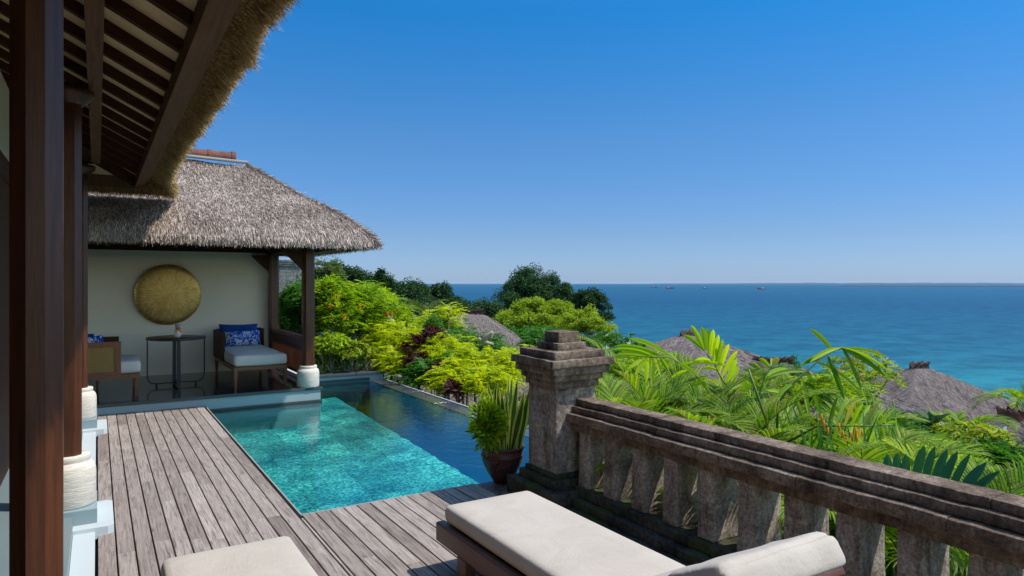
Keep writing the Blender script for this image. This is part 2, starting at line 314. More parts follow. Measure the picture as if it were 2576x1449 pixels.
def groundm():
    n = N('hillside'); v = n.coord(); a = n.noise(v, .8, 6, .7); c = n.ramp(a, [(.3, (.015, .03, .008)), (.6, (.04, .07, .015)), (.75, (.08, .06, .035))])
    n.pbsdf(c, .95, n.bump(n.noise(v, 6, 5), .8, .1)); M['hillside'] = n.m
groundm()
simple('rim_stone', (.34, .33, .31), .7); simple('coast', (.03, .05, .07), .9); simple('breakwater', (.06, .055, .05), .9); simple('bark', (.16, .11, .07), .9); simple('pale_bark', (.35, .28, .22), .9); simple('stem_green', (.10, .16, .03), .6)
simple('palm_stem', (.16, .22, .04), .5)

# ------------------------------------------------------------------ mesh helpers
class MB:
    def __init__(s): s.v = []; s.f = []; s.mi = []; s.n = 0; s.sm = []
    def add(s, v, f, mi=0, smooth=False):
        v = np.asarray(v, float).reshape(-1, 3); s.v.append(v)
        s.f += [tuple(i+s.n for i in q) for q in f]; s.mi += [mi]*len(f); s.sm += [smooth]*len(f); s.n += len(v); return s
    def box(s, x0, x1, y0, y1, z0, z1, mi=0):
        v = [(x, y, z) for z in (z0, z1) for y in (y0, y1) for x in (x0, x1)]
        return s.add(v, [(0, 2, 3, 1), (4, 5, 7, 6), (0, 1, 5, 4), (2, 6, 7, 3), (0, 4, 6, 2), (1, 3, 7, 5)], mi)
    def prism(s, pts, z0, z1, mi=0):
        n = len(pts); v = [(x, y, z0) for x, y in pts]+[(x, y, z1) for x, y in pts]
        f = [tuple(range(n))[::-1], tuple(range(n, 2*n))]+[(i, (i+1) % n, n+(i+1) % n, n+i) for i in range(n)]
        return s.add(v, f, mi)
    def beam(s, a, b, w, h, up=(0, 0, 1), mi=0):
        a, b = Vector(a), Vector(b); d = (b-a).normalized(); r = d.cross(Vector(up)).normalized(); u = r.cross(d)
        v = [p+r*sx*w/2+u*sz*h/2 for p in (a, b) for sx, sz in ((-1, -1), (1, -1), (1, 1), (-1, 1))]
        return s.add([tuple(q) for q in v], [(0, 3, 2, 1), (4, 5, 6, 7), (0, 1, 5, 4), (1, 2, 6, 5), (2, 3, 7, 6), (3, 0, 4, 7)], mi)
    def lathe(s, prof, c=(0, 0), seg=28, mi=0, axis='z'):
        v = []; f = []; m = len(prof)
        for i in range(seg):
            a = 2*math.pi*i/seg
            for r, z in prof: v.append((c[0]+r*math.cos(a), c[1]+r*math.sin(a), z))
        for i in range(seg):
            j = (i+1) % seg
            for k in range(m-1): f.append((i*m+k, j*m+k, j*m+k+1, i*m+k+1))
        return s.add(v, f, mi, True)
    def tube(s, pts, r, seg=6, mi=0):
        pts = [Vector(p) for p in pts]; m = len(pts); rr = r if hasattr(r, '__len__') else [r]*m; v = []; f = []
        for i, p in enumerate(pts):
            d = (pts[min(i+1, m-1)]-pts[max(i-1, 0)]).normalized(); u = d.orthogonal().normalized() if i == 0 else (u-d*u.dot(d)).normalized(); w_ = d.cross(u)
            for k in range(seg):
                a = 2*math.pi*k/seg; v.append(tuple(p+(u*math.cos(a)+w_*math.sin(a))*rr[i]))
        for i in range(m-1):
            for k in range(seg): f.append((i*seg+k, i*seg+(k+1) % seg, (i+1)*seg+(k+1) % seg, (i+1)*seg+k))
        f.append(tuple(range(seg))[::-1]); f.append(tuple(range((m-1)*seg, m*seg)))
        return s.add(v, f, mi, True)
    def rbox(s, x0, x1, y0, y1, z0, z1, r=.01, seg=.06, amp=0., ns=6., puff=0., mi=0, fn=None, smooth=True):
        lo = np.array((x0, y0, z0)); hi = np.array((x1, y1, z1)); r = min(r, *(0.49*(hi-lo)))
        ax = []
        for a, b in zip(lo, hi):
            k = max(1, int((b-a-2*r)/seg)); ax.append([a, a+.3*r]+list(np.linspace(a+r, b-r, k+1))+[b-.3*r, b])
        idx = {}; V = []; Fc = []
        def vid(p):
            if p not in idx: idx[p] = len(V); V.append(p)
            return idx[p]
        L = [len(a) for a in ax]
        for d in range(3):
            e, g = [(1, 2), (2, 0), (0, 1)][d]
            for side in (0, L[d]-1):
                for i in range(L[e]-1):
                    for j in range(L[g]-1):
                        q = []
                        for ii, jj in ((i, j), (i+1, j), (i+1, j+1), (i, j+1)):
                            p = [0, 0, 0]; p[d] = side; p[e] = ii; p[g] = jj; q.append(vid(tuple(p)))
                        Fc.append(tuple(q) if side else tuple(q[::-1]))
        W = np.array([[ax[k][p[k]] for k in range(3)] for p in V]); inn = np.clip(W, lo+r, hi-r); dd = W-inn
        L2 = np.linalg.norm(dd, axis=1, keepdims=True); W = inn+dd/np.maximum(L2, 1e-9)*np.minimum(L2, r)*(L2 > 1e-9)
        if puff:
            u = (W-lo)/(hi-lo); W[:, 2] += puff*np.sign(u[:, 2]-.5)*np.clip(np.sin(np.pi*u[:, 0])*np.sin(np.pi*u[:, 1]), 0, 1)**.5*(abs(u[:, 2]-.5) > .3)
        if amp:
            W += np.array([noise.noise_vector(Vector(p)*ns) for p in W])*amp+np.array([noise.noise_vector(Vector(p)*ns*.25) for p in W])*amp*.8
        if fn is not None: W = fn(W)
        return s.add(W, Fc, mi, smooth)
    def build(s, name, mats, parent=None, **tags):
        v = np.concatenate(s.v) if s.v else np.zeros((0, 3)); me = bpy.data.meshes.new(name)
        f = s.f; me.vertices.add(len(v)); me.vertices.foreach_set('co', v.ravel())
        ln = np.array([len(q) for q in f]); tot = int(ln.sum()); me.loops.add(tot); me.polygons.add(len(f))
        me.loops.foreach_set('vertex_index', np.fromiter((i for q in f for i in q), int, tot))
        st = np.zeros(len(f), int); st[1:] = np.cumsum(ln)[:-1]; me.polygons.foreach_set('loop_start', st)
        me.polygons.foreach_set('material_index', np.array(s.mi)); me.polygons.foreach_set('use_smooth', np.array(s.sm))
        return link(me, name, mats, parent, tags)
def link(me, name, mats, parent=None, tags=None):
    me.update(calc_edges=True)
    for m in (mats if isinstance(mats, (list, tuple)) else [mats]): me.materials.append(M[m])
    o = bpy.data.objects.new(name, me); COL.objects.link(o)
    if parent is not None: o.parent = parent; o.location = -world(parent)
    for k, x in (tags or {}).items(): o[k] = x
    return o
def world(o):
    p = Vector(o.location)
    while o.parent: o = o.parent; p += Vector(o.location)
    return p
def fast(name, v, quads, mats, parent=None, mi=None, smooth=False, **tags):      # numpy arrays straight into a mesh
    me = bpy.data.meshes.new(name); k = quads.shape[1]; n = len(quads)
    me.vertices.add(len(v)); me.vertices.foreach_set('co', np.ascontiguousarray(v, dtype=np.float32).ravel())
    me.loops.add(n*k); me.polygons.add(n); me.loops.foreach_set('vertex_index', quads.ravel().astype(np.int32))
    me.polygons.foreach_set('loop_start', np.arange(0, n*k, k, dtype=np.int32))
    if mi is not None: me.polygons.foreach_set('material_index', mi.astype(np.int32))
    if smooth: me.polygons.foreach_set('use_smooth', np.ones(n, bool))
    return link(me, name, mats, parent, tags)
def thing(name, label, cat, loc=(0, 0, 0), group=None):
    o = bpy.data.objects.new(name, None); COL.objects.link(o); o.location = loc; o.empty_display_size = .1
    o['label'] = label; o['category'] = cat
    if group: o['group'] = group
    return o
def tg(label, cat, group=None):
    d = dict(label=label, category=cat)
    if group: d['group'] = group
    return d
def unit(a): return a/np.maximum(np.linalg.norm(a, axis=1, keepdims=True), 1e-9)
def blades(p, d, ln, wd, curl=0.):      # straw blades: p base, d direction, ln, wd -> verts, quads
    n = len(p); d = unit(d); side = unit(np.cross(d, rng.normal(size=(n, 3)))); ln = np.asarray(ln).reshape(-1, 1); wd = np.asarray(wd).reshape(-1, 1)
    a = p-side*wd/2; b = p+side*wd/2; e = p+d*ln; e[:, 2] -= curl*ln[:, 0]
    v = np.stack([a, b, e+side*wd*.25, e-side*wd*.25], 1).reshape(-1, 3); return v, np.arange(4*n).reshape(-1, 4)
def leaves(p, d, nrm, ln, wd, fold=.25, sag=.15):     # 5 vertex pointed leaves folded along the rib; two quads each... as tris
    n = len(p); d = unit(d); nrm = unit(nrm-d*np.sum(nrm*d, 1, keepdims=True)); s = np.cross(d, nrm); ln = np.asarray(ln).reshape(-1, 1)*np.ones((n, 1)); wd = np.asarray(wd).reshape(-1, 1)*np.ones((n, 1))
    mid = p+d*ln*.42; tip = p+d*ln-nrm*ln*sag
    l = mid-s*wd/2+nrm*wd*fold; r = mid+s*wd/2+nrm*wd*fold
    v = np.stack([p, l, tip, r], 1).reshape(-1, 3); i = np.arange(n)[:, None]*4
    q = np.concatenate([i+[0, 1, 2], i+[0, 2, 3]], 1).reshape(-1, 3); return v, q
def rs(n): return unit(rng.normal(size=(n, 3)))

# ------------------------------------------------------------------ terrain, sea, coast, breakwater
SEA = -25.0
def T(x, y):
    s = .88*x+.36*y; base = -1.5-.27*max(0., s-5.5)
    if x < 3.0: base = min(-1.2, base)
    return max(base, SEA-3)-0.0
g = MB(); XS = np.concatenate([np.linspace(-60, 0, 13), np.linspace(3, 60, 30), np.linspace(70, 400, 12)]); YS = np.concatenate([np.linspace(-60, 0, 8), np.linspace(3, 120, 45), np.linspace(140, 600, 14)])
V = []; 
for yy in YS:
    for xx in XS:
        z = T(xx, yy)
        if xx > 2 : z += noise.noise(Vector((xx*.15, yy*.15, 0)))*.5
        V.append((xx, yy, min(z, -1.0) if -5 < xx < 5 and -5 < yy < 15 else z))
nx = len(XS); Q = [(j*nx+i, j*nx+i+1, (j+1)*nx+i+1, (j+1)*nx+i) for j in range(len(YS)-1) for i in range(nx-1)]
g.add(V, Q, smooth=True); g.build('hillside_ground', 'hillside', kind='structure')
me = MB(); seg = 96; rr = [60, 200, 800, 3000, 10000, 24000]; V = []; Q = []
for r_ in rr:
    for i in range(seg): V.append((r_*math.cos(2*math.pi*i/seg), r_*math.sin(2*math.pi*i/seg), SEA))
for k in range(len(rr)-1):
    for i in range(seg): j = (i+1) % seg; Q.append((k*seg+i, (k+1)*seg+i, (k+1)*seg+j, k*seg+j))
me.add(V, Q); me.build('sea_water', 'sea_water', kind='structure')
# far low coast: a long uneven ridge with depth
c = MB(); V = []; n = 160
for i in range(n):
    px = 1640+(2900-1640)*i/(n-1); d = 15500.; p = P(px, 712, d); h = 14+30*min(1, i/60)*(.55+.6*noise.fractal(Vector((i*.09, 3, 0)), 1, 2, 4))
    q = P(px, 712, d+2200)
    V += [(p.x, p.y, SEA-2), (p.x*1.01, p.y*1.01, SEA+h*.8), ((p.x+q.x)/2, (p.y+q.y)/2, SEA+h), (q.x, q.y, SEA-2)]
c.add(V, [(4*i+k, 4*i+4+k, 4*i+5+k, 4*i+1+k) for i in range(n-1) for k in range(3)]); c.build('far_coast_hills', 'coast', kind='structure')
b = MB(); a0, a1 = P(2107, 719, 1).normalized(), P(2640, 721, 1).normalized()
def onsea(px, py): v = P(px, py, 1)-Vector((0, 0, H)); k = (SEA-H)/v.z; return Vector((v.x*k, v.y*k, SEA))
q0, q1 = onsea(2107, 720.3), onsea(2700, 722.2); n = 60; V = []
dd = (q1-q0).normalized(); nn = Vector((-dd.y, dd.x, 0))
for i in range(n):
    p = q0.lerp(q1, i/(n-1)); h = (6+1.3*noise.noise(Vector((i*.7, 0, 0))))*min(1, .35+i/3.)
    for o_, z in ((-16, -2), (-5, h), (5, h), (16, -2)): V.append((p.x+nn.x*o_, p.y+nn.y*o_, SEA+z))
b.add(V, [(4*i+k, 4*i+4+k, 4*i+5+k, 4*i+1+k) for i in range(n-1) for k in range(3)]+[(0, 1, 2, 3)])
b.build('breakwater', 'breakwater', **tg('long low dark breakwater lying on the sea just under the horizon at right', 'breakwater'))
def boat(px, py, L, hull, label, ang, mast):
    p = onsea(px, py); t = thing('fishing_boat', label, 'boat', p, 'boats anchored out at sea'); m = MB(); Vv = []
    st = [(-.5, .12, .16), (-.3, .16, .11), (0, .17, .09), (.3, .13, .12), (.5, .01, .2)]; ca, sa = math.cos(ang), math.sin(ang)
    def tr(x, y, z): return (p.x+(x*ca-y*sa)*L, p.y+(x*sa+y*ca)*L, p.z+z*L)
    for x, wd, z in st: Vv += [tr(x, -wd, z), tr(x*.9, -wd*.5, -.01), tr(x*.9, wd*.5, -.01), tr(x, wd, z)]
    m.add(Vv, [(4*i+k, 4*i+4+k, 4*i+5+k, 4*i+1+k) for i in range(4) for k in range(3)]+[(4*i+3, 4*i+7, 4*i+4, 4*i) for i in range(4)]+[(3, 2, 1, 0)]); m.build('hull', hull, t)
    m = MB(); cx = -.22
    V8 = [tr(x, y, z) for z in (.08, .2) for x, y in ((cx-.13, -.1), (cx+.13, -.1), (cx+.13, .1), (cx-.13, .1))]
    m.add(V8, [(0, 3, 2, 1), (4, 5, 6, 7), (0, 1, 5, 4), (1, 2, 6, 5), (2, 3, 7, 6), (3, 0, 4, 7)]); m.build('cabin', 'boat_white', t)
    if mast: MB().tube([tr(.12, 0, .05), tr(.14, 0, mast)], L*.012).build('mast', 'bark', t)
vd = math.atan2(-SA, CA)
boat(1646, 724.0, 36, 'hull_blue', 'small dark blue boat, leftmost of the four boats out at sea', vd+.2, .25)
boat(1685, 726.0, 42, 'hull_red', 'red hulled boat beside the leftmost dark boat, longest of the four', vd-.15, .3)
boat(1774, 725.5, 32, 'hull_blue', 'boat with pale cabin, third from the left out at sea', vd+.5, .4)
boat(1914, 727.8, 36, 'hull_red', 'lone dark red boat nearest to the breakwater', vd+3.3, .3)

# ------------------------------------------------------------------ deck, pool
d = MB(); PW, GP = .0925, .0085; x = .005; i = 0
while x < 2.62:
    x1 = x+PW; yend = 9.86 if x1 <= 1.235 else 4.862
    if x < 1.235 < x1: x1 = 1.232
    y = -1.5-random.random()*1.5
    ys = [y]
    while ys[-1] < yend: ys.append(ys[-1]+random.choice((.9, 1.2, 1.5, 1.8, 2.1)))
    for a_, b_ in zip(ys[:-1], ys[1:]):
        b2 = min(b_, yend)
        if b2-a_ < .1: continue
        x00 = x
        # boards stop short of the post plinths
        d.rbox(x00, x1, a_+.0012, b2-.0012, -.03, random.uniform(-.0015, .0015), r=.0035, seg=9, smooth=False)
    x = x1+GP
d.build('wooden_deck', 'deck_wood', kind='structure')
MB().box(-.2, 2.66, -3, 4.85, -.20, -.05).box(-.2, 1.22, 4.85, 9.86, -.20, -.05).build('deck_joists', 'dark_gap', kind='structure')
# basin
p = MB(); FW = [(4.875, -.55), (11.40, -.31)]
X0, X1, XM = 1.245, 4.11, 3.50
p.add([(X0, 4.875, -.62), (XM-.10, 4.875, -.56), (XM-.10, 11.45, -.32), (X0, 11.45, -.38)], [(0, 1, 2, 3)])
p.add([(X0, 4.875, -.02), (X0, 11.45, -.02), (X0, 11.45, -1.7), (X0, 4.875, -1.7)], [(0, 3, 2, 1)])
p.add([(X0, 4.87, -.02), (X1, 4.87, -.02), (X1, 4.87, -1.7), (X0, 4.87, -1.7)], [(0, 3, 2, 1)])
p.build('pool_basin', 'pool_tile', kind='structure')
p = MB(); 
ye = np.linspace(4.87, 11.46, 140); xe = np.array([XM+.022*noise.noise(Vector((y*5, 0, 0)))+.012*noise.noise(Vector((y*16, 3, 0))) for y in ye]); V = []  # step edge waved to imitate the rippled boundary of a refracted shadow
for y, x in zip(ye, xe): zf = -.56+.24*(y-4.87)/6.59; V += [(XM-.10, y, zf), (x, y, zf), (x, y, -1.7)]
pe = MB(); pe.add(V, [(3*i, 3*i+1, 3*i+4, 3*i+3) for i in range(139)]+[(3*i+1, 3*i+2, 3*i+5, 3*i+4) for i in range(139)]); pe.build('pool_shadow_step', 'pool_tile', kind='structure')
p.add([(X1, 4.87, -.10), (X1, 11.46, -.10), (X1, 11.46, -1.7), (X1, 4.87, -1.7)], [(0, 1, 2, 3)])
p.add([(XM, 4.87, -1.15), (X1, 4.87, -1.15), (X1, 11.46, -1.15), (XM, 11.46, -1.15)], [(0, 1, 2, 3)]); p.build('pool_shadow_trough', 'pool_shadow_blue', kind='structure')  # deep trough added in place of the edge wall's refracted shadow
MB().add([(X0, 11.46, -.02), (X1, 11.46, -.02), (X1, 11.46, -1.7), (X0, 11.46, -1.7)], [(0, 1, 2, 3)]).build('pool_end_wall', 'dark_tile', kind='structure')
p = MB(); p.add([(X0, 4.872, -.08), (X1+.0, 4.872, -.08), (X1, 11.455, -.08), (X0, 11.455, -.08)], [(0, 1, 2, 3)]); p.build('pool_water', 'pool_water', kind='structure')
e = MB(); yy = 4.4
while yy < 11.4:
    y2 = min(yy+1.1, 11.45); e.rbox(X1+.001, X1+.25, yy, y2-.002, -1.9, -.076, r=.004, seg=3, smooth=False); yy = y2
e.build('infinity_edge_coping', 'wet_slate', kind='structure')
MB().box(X1+.252, X1+.27, 4.4, 11.9, -1.9, -.062).build('coping_lip', 'kerb_plaster', kind='structure')
MB().box(1.236, 2.64, 4.864, 4.876, -.14, -.001).box(1.235, 1.245, 4.88, 9.86, -.14, -.004).build('pool_rim', 'rim_stone', kind='structure')
# planter at the far end of the pool
t = thing('planter_wall', 'low dark topped planter wall at the far end of the pool', 'planter', (3.6, 11.6, 0))
m = MB(); m.box(2.84, 4.36, 11.465, 11.62, -.14, .035); m.build('wall', 'base_side', t)
m = MB(); 
for k in range(3): m.rbox(2.82+k*.52, 2.82+k*.52+.515, 11.42, 11.72, .037, .078, r=.004, seg=.3, smooth=False)
m.build('coping', 'dark_slate', t)
m = MB(); m.box(2.82, 4.33, 11.72, 14.5, -1.4, .0); m.build('soil', 'soil', t)
# paving beside the pot
m = MB()
for (a_, b_, c_, d_) in ((2.645, 2.86, 4.40, 4.85), (2.645, 2.78, 3.9, 4.39), (2.645, 2.80, 3.3, 3.89), (2.865, 3.5, 4.55, 4.85)): m.rbox(a_, b_, c_, d_, -.1, -.004, r=.006, seg=.2, amp=.001)
m.build('stone_paving', 'paving', kind='structure')
m = MB(); m.box(2.64, 4.40, 4.855, 4.872, -1.5, -.01); m.box(2.65, 3.0, -3, 4.84, -.3, -.03); m.box(2.66, 4.38, 4.3, 4.85, -1.5, -.03); m.build('terrace_edge', 'mossy_stone', kind='structure')

# ------------------------------------------------------------------ balustrade
BAL = thing('stone_balustrade', 'weathered stone balustrade with stepped end pillar between deck and garden', 'balustrade', (3.14, 2, 0))
m = MB(); kw = dict(r=.006, seg=.04, amp=.0035, ns=11)
cx_, cy_ = 3.07, 4.24
def blk(m, h, z0, z1, **k): q = dict(kw); q.update(k); m.rbox(cx_-h, cx_+h, cy_-h, cy_+h, z0, z1, **q)
blk(m, .185, .22, .88, amp=.004); m.build('pillar_shaft', 'shaft_stone', BAL)
m = MB()
for h, z0, z1 in ((.097, 1.196, 1.278), (.137, 1.142, 1.197), (.188, 1.09, 1.143)): blk(m, h, z0, z1)
for h, z0, z1 in ((.238, 1.034+.057, 1.092), ): pass
blk(m, .238, 1.0915-.005, 1.145-.002)
blk(m, .287, 1.03, 1.088, amp=.006); blk(m, .262, .972, 1.031); blk(m, .228, .922, .974); blk(m, .204, .866, .924)
m.build('pillar_cap', 'old_stone', BAL)
m = MB(); blk(m, .205, .195, .235); blk(m, .24, .13, .197); blk(m, .31, -.05, .132, amp=.012); m.build('pillar_base', 'mossy_stone', BAL)
def rail(z0, z1, xa, xb, mat, name, y0=-3.0, y1=4.06, L=(.7, 1.2), amp=.0035, r=.006):
    m = MB(); y = y1
    while y > y0:
        l = random.uniform(*L); m.rbox(xa+random.uniform(-.003, .003), xb+random.uniform(-.003, .003), y-l+.0012, y-.0005, z0, z1+random.uniform(-.0015, .0015), r=r, seg=.035, amp=amp, ns=12); y -= l
    return m.build(name, mat, BAL)
rail(.733, .781, 3.07, 3.215, 'rail_stone', 'top_rail'); rail(.682, .731, 3.03, 3.255, 'rail_stone', 'upper_moulding', amp=.0045); rail(.618, .680, 2.98, 3.30, 'rail_stone', 'lower_moulding', amp=.0045)
rail(.556, .616, 3.015, 3.265, 'old_stone', 'under_band')
rail(.085, .15, 2.99, 3.30, 'mossy_stone', 'plinth', L=(.5, .9), amp=.010); rail(.02, .083, 2.93, 3.34, 'mossy_stone', 'plinth_step', amp=.012); rail(-.3, .018, 2.86, 3.38, 'mossy_stone', 'footing', amp=.012, L=(.8, 1.2))
for k in range(24):
    y = 3.97-.29*k; m = MB(); w0, w1 = .118, .112
    def fn(W, y=y):
        tz = (W[:, 2]-.15)/.41; s = 1+.10*(1-tz)**2
        W[:, 0] = 3.14+(W[:, 0]-3.14)*s; W[:, 1] = (y-.06)+(W[:, 1]-(y-.06))*s; return W
    m.rbox(3.035, 3.245, y-.118, y, .15, .558, r=.006, seg=.04, amp=.003, ns=12, fn=fn); m.build('baluster', 'baluster_stone', BAL)

# ------------------------------------------------------------------ villa (near building)
VI = thing('thatched_villa', 'near villa with dark posts, raftered eave and shaggy thatch overhead', 'villa', (-2.5, 4, 0))
m = MB(); m.box(-7, -.135, -5, 9.9, -1.2, .118); m.build('floor', 'floor_grey', VI)
m = MB(); m.box(-.133, -.012, -5, 9.86, -.3, .03); m.build('kerb', 'kerb_plaster', VI)
PY = (2.36, 5.46, 8.9)
def octo(cx, cy, w, ch): h = w/2; return [(cx-h+ch, cy-h), (cx+h-ch, cy-h), (cx+h, cy-h+ch), (cx+h, cy+h-ch), (cx+h-ch, cy+h), (cx-h+ch, cy+h), (cx-h, cy+h-ch), (cx-h, cy-h+ch)]
def stonebase(cx, cy, z, r, h): return [(0, z), (r*.97, z), (r, z+.01), (r, z+h*.62), (r*.985, z+h*.72), (r*.93, z+h*.80), (r*.82, z+h*.855), (r*.78, z+h*.87), (r*.775, z+h*.885), (r*.79, z+h*.90), (r*.79, z+h*.98), (r*.77, z+h), (0, z+h)]
for k, y in enumerate(PY):
    m = MB(); m.prism(octo(-.165+.018*(k == 0), y, .15-.025*(k == 0), .040), .45, 3.0)
    po = m.build('post', 'post_wood', VI)
    m = MB(); m.lathe(stonebase(0, 0, .151, .16, .335), (-.165, y), 40); m.build('stone_base', 'white_stone', po)
    m = MB(); m.lathe([(0, 2.86), (.09, 2.86), (.095, 2.872), (.112, 2.875), (.115, 2.893), (.133, 2.897), (.135, 2.915), (.15, 2.92), (.15, 2.96), (0, 2.96)], (-.165, y), 36); m.build('capital', 'post_wood', po)
    m = MB(); m.prism([(-.40, y-.31), (.06, y-.31), (.095, y-.28), (.095, y+.28), (.06, y+.31), (-.40, y+.31)], -.02, .055); m.build('plinth', 'kerb_plaster', po)
    m = MB(); m.box(-.40, .0, y-.2, y+.26, .057, .149); m.build('plinth_block', 'blue_grey', po)
m = MB(); m.box(-.055, .03, -5, 8.98, 3.0, 3.16); m.box(-5, -.056, 8.85, 8.98, 3.0, 3.16); m.build('beam', 'fascia_wood', VI)
def sof(x): return 3.12-.52*(x-.03)          # underside of the mat along the slope
m = MB(); m.add([(-1.6, -5, sof(-1.6)), (.50, -5, sof(.5)), (.50, 9.37, sof(.5)), (-1.6, 8.2, sof(-1.6))], [(0, 1, 2, 3)])
m.build('bamboo_ceiling', 'bamboo_mat', VI)
m = MB(); m.add([(.50, 9.37, sof(.5)), (.0, 8.95, sof(0)), (-5, 8.95, sof(0)), (-5, 9.37, sof(.5))], [(0, 1, 2, 3)]); m.build('hip_ceiling', 'bamboo_mat', VI)
y = -2.0; k = 0
while y < 8.9:
    m = MB(); m.beam((-1.2, y, sof(-1.2)-.036), (.384, y, sof(.384)-.036), .052, .062); m.build('rafter', 'dark_wood_x', VI); y += .425
m = MB(); m.beam((-.03, 8.93, sof(0)-.06), (.40, 9.24, sof(.40)-.06), .07, .12); m.build('hip_rafter', 'dark_wood_y', VI)
m = MB(); m.box(.385, .44, -5, 9.34, 2.80, 2.92); m.box(.442, .475, -5, 9.38, 2.825, 2.94); m.box(.477, .525, -5, 9.41, 2.86, 2.985)
m.box(-5, .383, 9.28, 9.34, 2.80, 2.93); m.box(-5, .44, 9.342, 9.38, 2.825, 2.96); m.build('fascia', 'fascia_wood', VI)
m = MB(); m.box(-.70, -.62, -5, 9.9, .12, 2.45); m.build('door_frame', 'dark_wood_y', VI)
m = MB(); m.box(-.78, -.60, -5, 9.9, 2.45, 2.62); m.build('lintel', 'dark_wood_y', VI)
m = MB(); m.box(-.80, -.66, -5, 9.3, 2.62, 3.35); m.build('wall', 'cream_wall', VI)
m = MB(); m.box(-7, -1.62, 8.0, 8.1, .12, 3.9); m.box(-7, -6.9, -5, 8, .12, 3.9); m.build('end_wall', 'cream_wall', VI)
# thatch of the villa: closed shape
def vedge(y):   # outer edge x, z of the thatch along y
    n_ = noise.noise(Vector((y*1.7, 0, 5)))*.035+noise.noise(Vector((y*6, 2, 5)))*.035+noise.noise(Vector((y*15, 2, 9)))*.018; c_ = max(0, (y-8.0)/1.6)
    return .685+n_+.20*c_**1.3, 2.80-.07*c_
m = MB(); V = []; ys = np.concatenate([np.linspace(-5, 8.7, 110), np.linspace(8.76, 9.6, 16)])
def hipz(z, y): return min(z, 3.0+.74*max(0, 9.63-y))
for y in ys:
    ex, ez = vedge(y); ex -= .12*max(0, (y-9.3)/.3)**2
    V += [(.526, y, 2.985), (.56, y, 2.93), (ex-.03, y, ez+.03), (ex, y, ez+.09), (ex-.04, y, hipz(ez+.20, y+.1))]+[(x_, y, hipz(3.06+.71*(.6-x_), y)) for x_ in (.3, 0, -.5, -1.2, -2, -3, -4.2)]+[(-6.5, y, 3.0)]
K = 13; m.add(V, [(K*i+k, K*i+K+k, K*i+K+1+k, K*i+1+k) for i in range(len(ys)-1) for k in range(K-1)]); ex, ez = vedge(9.6)
V = []
for x_ in np.linspace(.82, -6, 30): V += [(min(x_, .52), 9.412, 2.985), (x_, 9.43, 2.90), (x_, 9.63, ez+.04), (x_, 9.66, ez+.10), (x_, 9.60, 3.02)]
m.add(V, [(5*i+k, 5*i+5+k, 5*i+6+k, 5*i+1+k) for i in range(29) for k in range(4)])
th = m.build('thatch', 'golden_base', VI)
n = 60000; y = rng.uniform(.8, 9.5, n); ez_ = np.array([vedge(v) for v in y]); u = rng.random(n)**.75
px_ = .53+(ez_[:, 0]-.56)*u; pz_ = 2.965+(ez_[:, 1]+.03-2.955)*u+rng.normal(0, .008, n)
pp = np.stack([px_, y, pz_], 1); dr = np.stack([np.ones(n), rng.normal(0.05, .22, n), rng.normal(-.48, .13, n)], 1)
v1, q1_ = blades(pp, dr, rng.uniform(.025, .06, n), rng.uniform(.0025, .0055, n), .04)
n2 = 34000; y = rng.uniform(.8, 9.55, n2); ez_ = np.array([vedge(v) for v in y]); pp = np.stack([ez_[:, 0]-.05+rng.normal(0, .02, n2), y, ez_[:, 1]+rng.uniform(.0, .17, n2)], 1)
clump = np.array([noise.noise(Vector((a*9, 1, 0))) for a in y]); dr = np.stack([np.ones(n2), rng.normal(0, .35, n2)+clump*.5, rng.normal(-.7, .35, n2)], 1)
v2, q2_ = blades(pp, dr, rng.uniform(.015, .05, n2)*(1+1.6*clump), rng.uniform(.0018, .004, n2), .12)
fast('underside_straw', v1, q1_, 'golden_thatch', VI); fast('edge_straw', v2, q2_, 'golden_thatch', VI)
n3 = 9000; xq = rng.uniform(-.4, .86, n3); pp = np.stack([xq, np.full(n3, 9.42)+rng.uniform(0, .2, n3), 2.9-rng.uniform(0, .1, n3)], 1)
v3, q3_ = blades(pp, np.stack([rng.normal(.1, .25, n3), np.ones(n3), rng.normal(-.6, .25, n3)], 1), rng.uniform(.05, .14, n3), rng.uniform(.003, .007, n3), .1); fast('hip_straw', v3, q3_, 'golden_thatch', VI)
n4 = 16000; y = rng.uniform(2, 9.6, n4); u = rng.random(n4)**2; pp = np.stack([.60-u*1.2, y, np.minimum(3.03+u*.85, 3.03+.74*np.maximum(0, 9.63-y))], 1)
v4, q4_ = blades(pp, np.stack([np.ones(n4), rng.normal(0, .25, n4), rng.normal(-.5, .2, n4)], 1), rng.uniform(.08, .16, n4), rng.uniform(.005, .01, n4), .1); fast('outer_straw', v4, q4_, 'thatch', VI)

# ------------------------------------------------------------------ bale pavilion
BA = thing('thatched_pavilion', 'open thatched pavilion with cream back wall at the head of the pool', 'pavilion', (.7, 11, .13))
m = MB(); m.box(-3, 2.80, 9.875, 12.6, .098, .128); m.build('floor', 'black_floor', BA)
m = MB(); yy = -3.0
while yy < 2.8: m.rbox(yy, min(yy+.62, 2.825)-.003, 9.855, 9.873, .088, .129, r=.002, seg=.3, smooth=False); yy += .62
m.build('floor_edge', 'dark_slate', BA)
m = MB(); m.box(-3, 2.79, 9.872, 12.6, -1.4, .096); m.build('platform', 'base_side', BA)
m = MB(); m.box(1.25, 2.81, 9.856, 9.871, -.125, -.055); m.build('waterline_band', 'dark_slate', BA)
m = MB(); m.box(-3, 2.69, 12.5, 12.62, .13, 2.17); m.build('wall', 'cream_wall', BA)
m = MB(); m.box(-3, 2.70, 12.465, 12.498, 2.03, 2.175); m.box(-3, 2.7, 12.45, 12.464, 2.07, 2.18); m.build('cornice', 'cream_wall', BA)
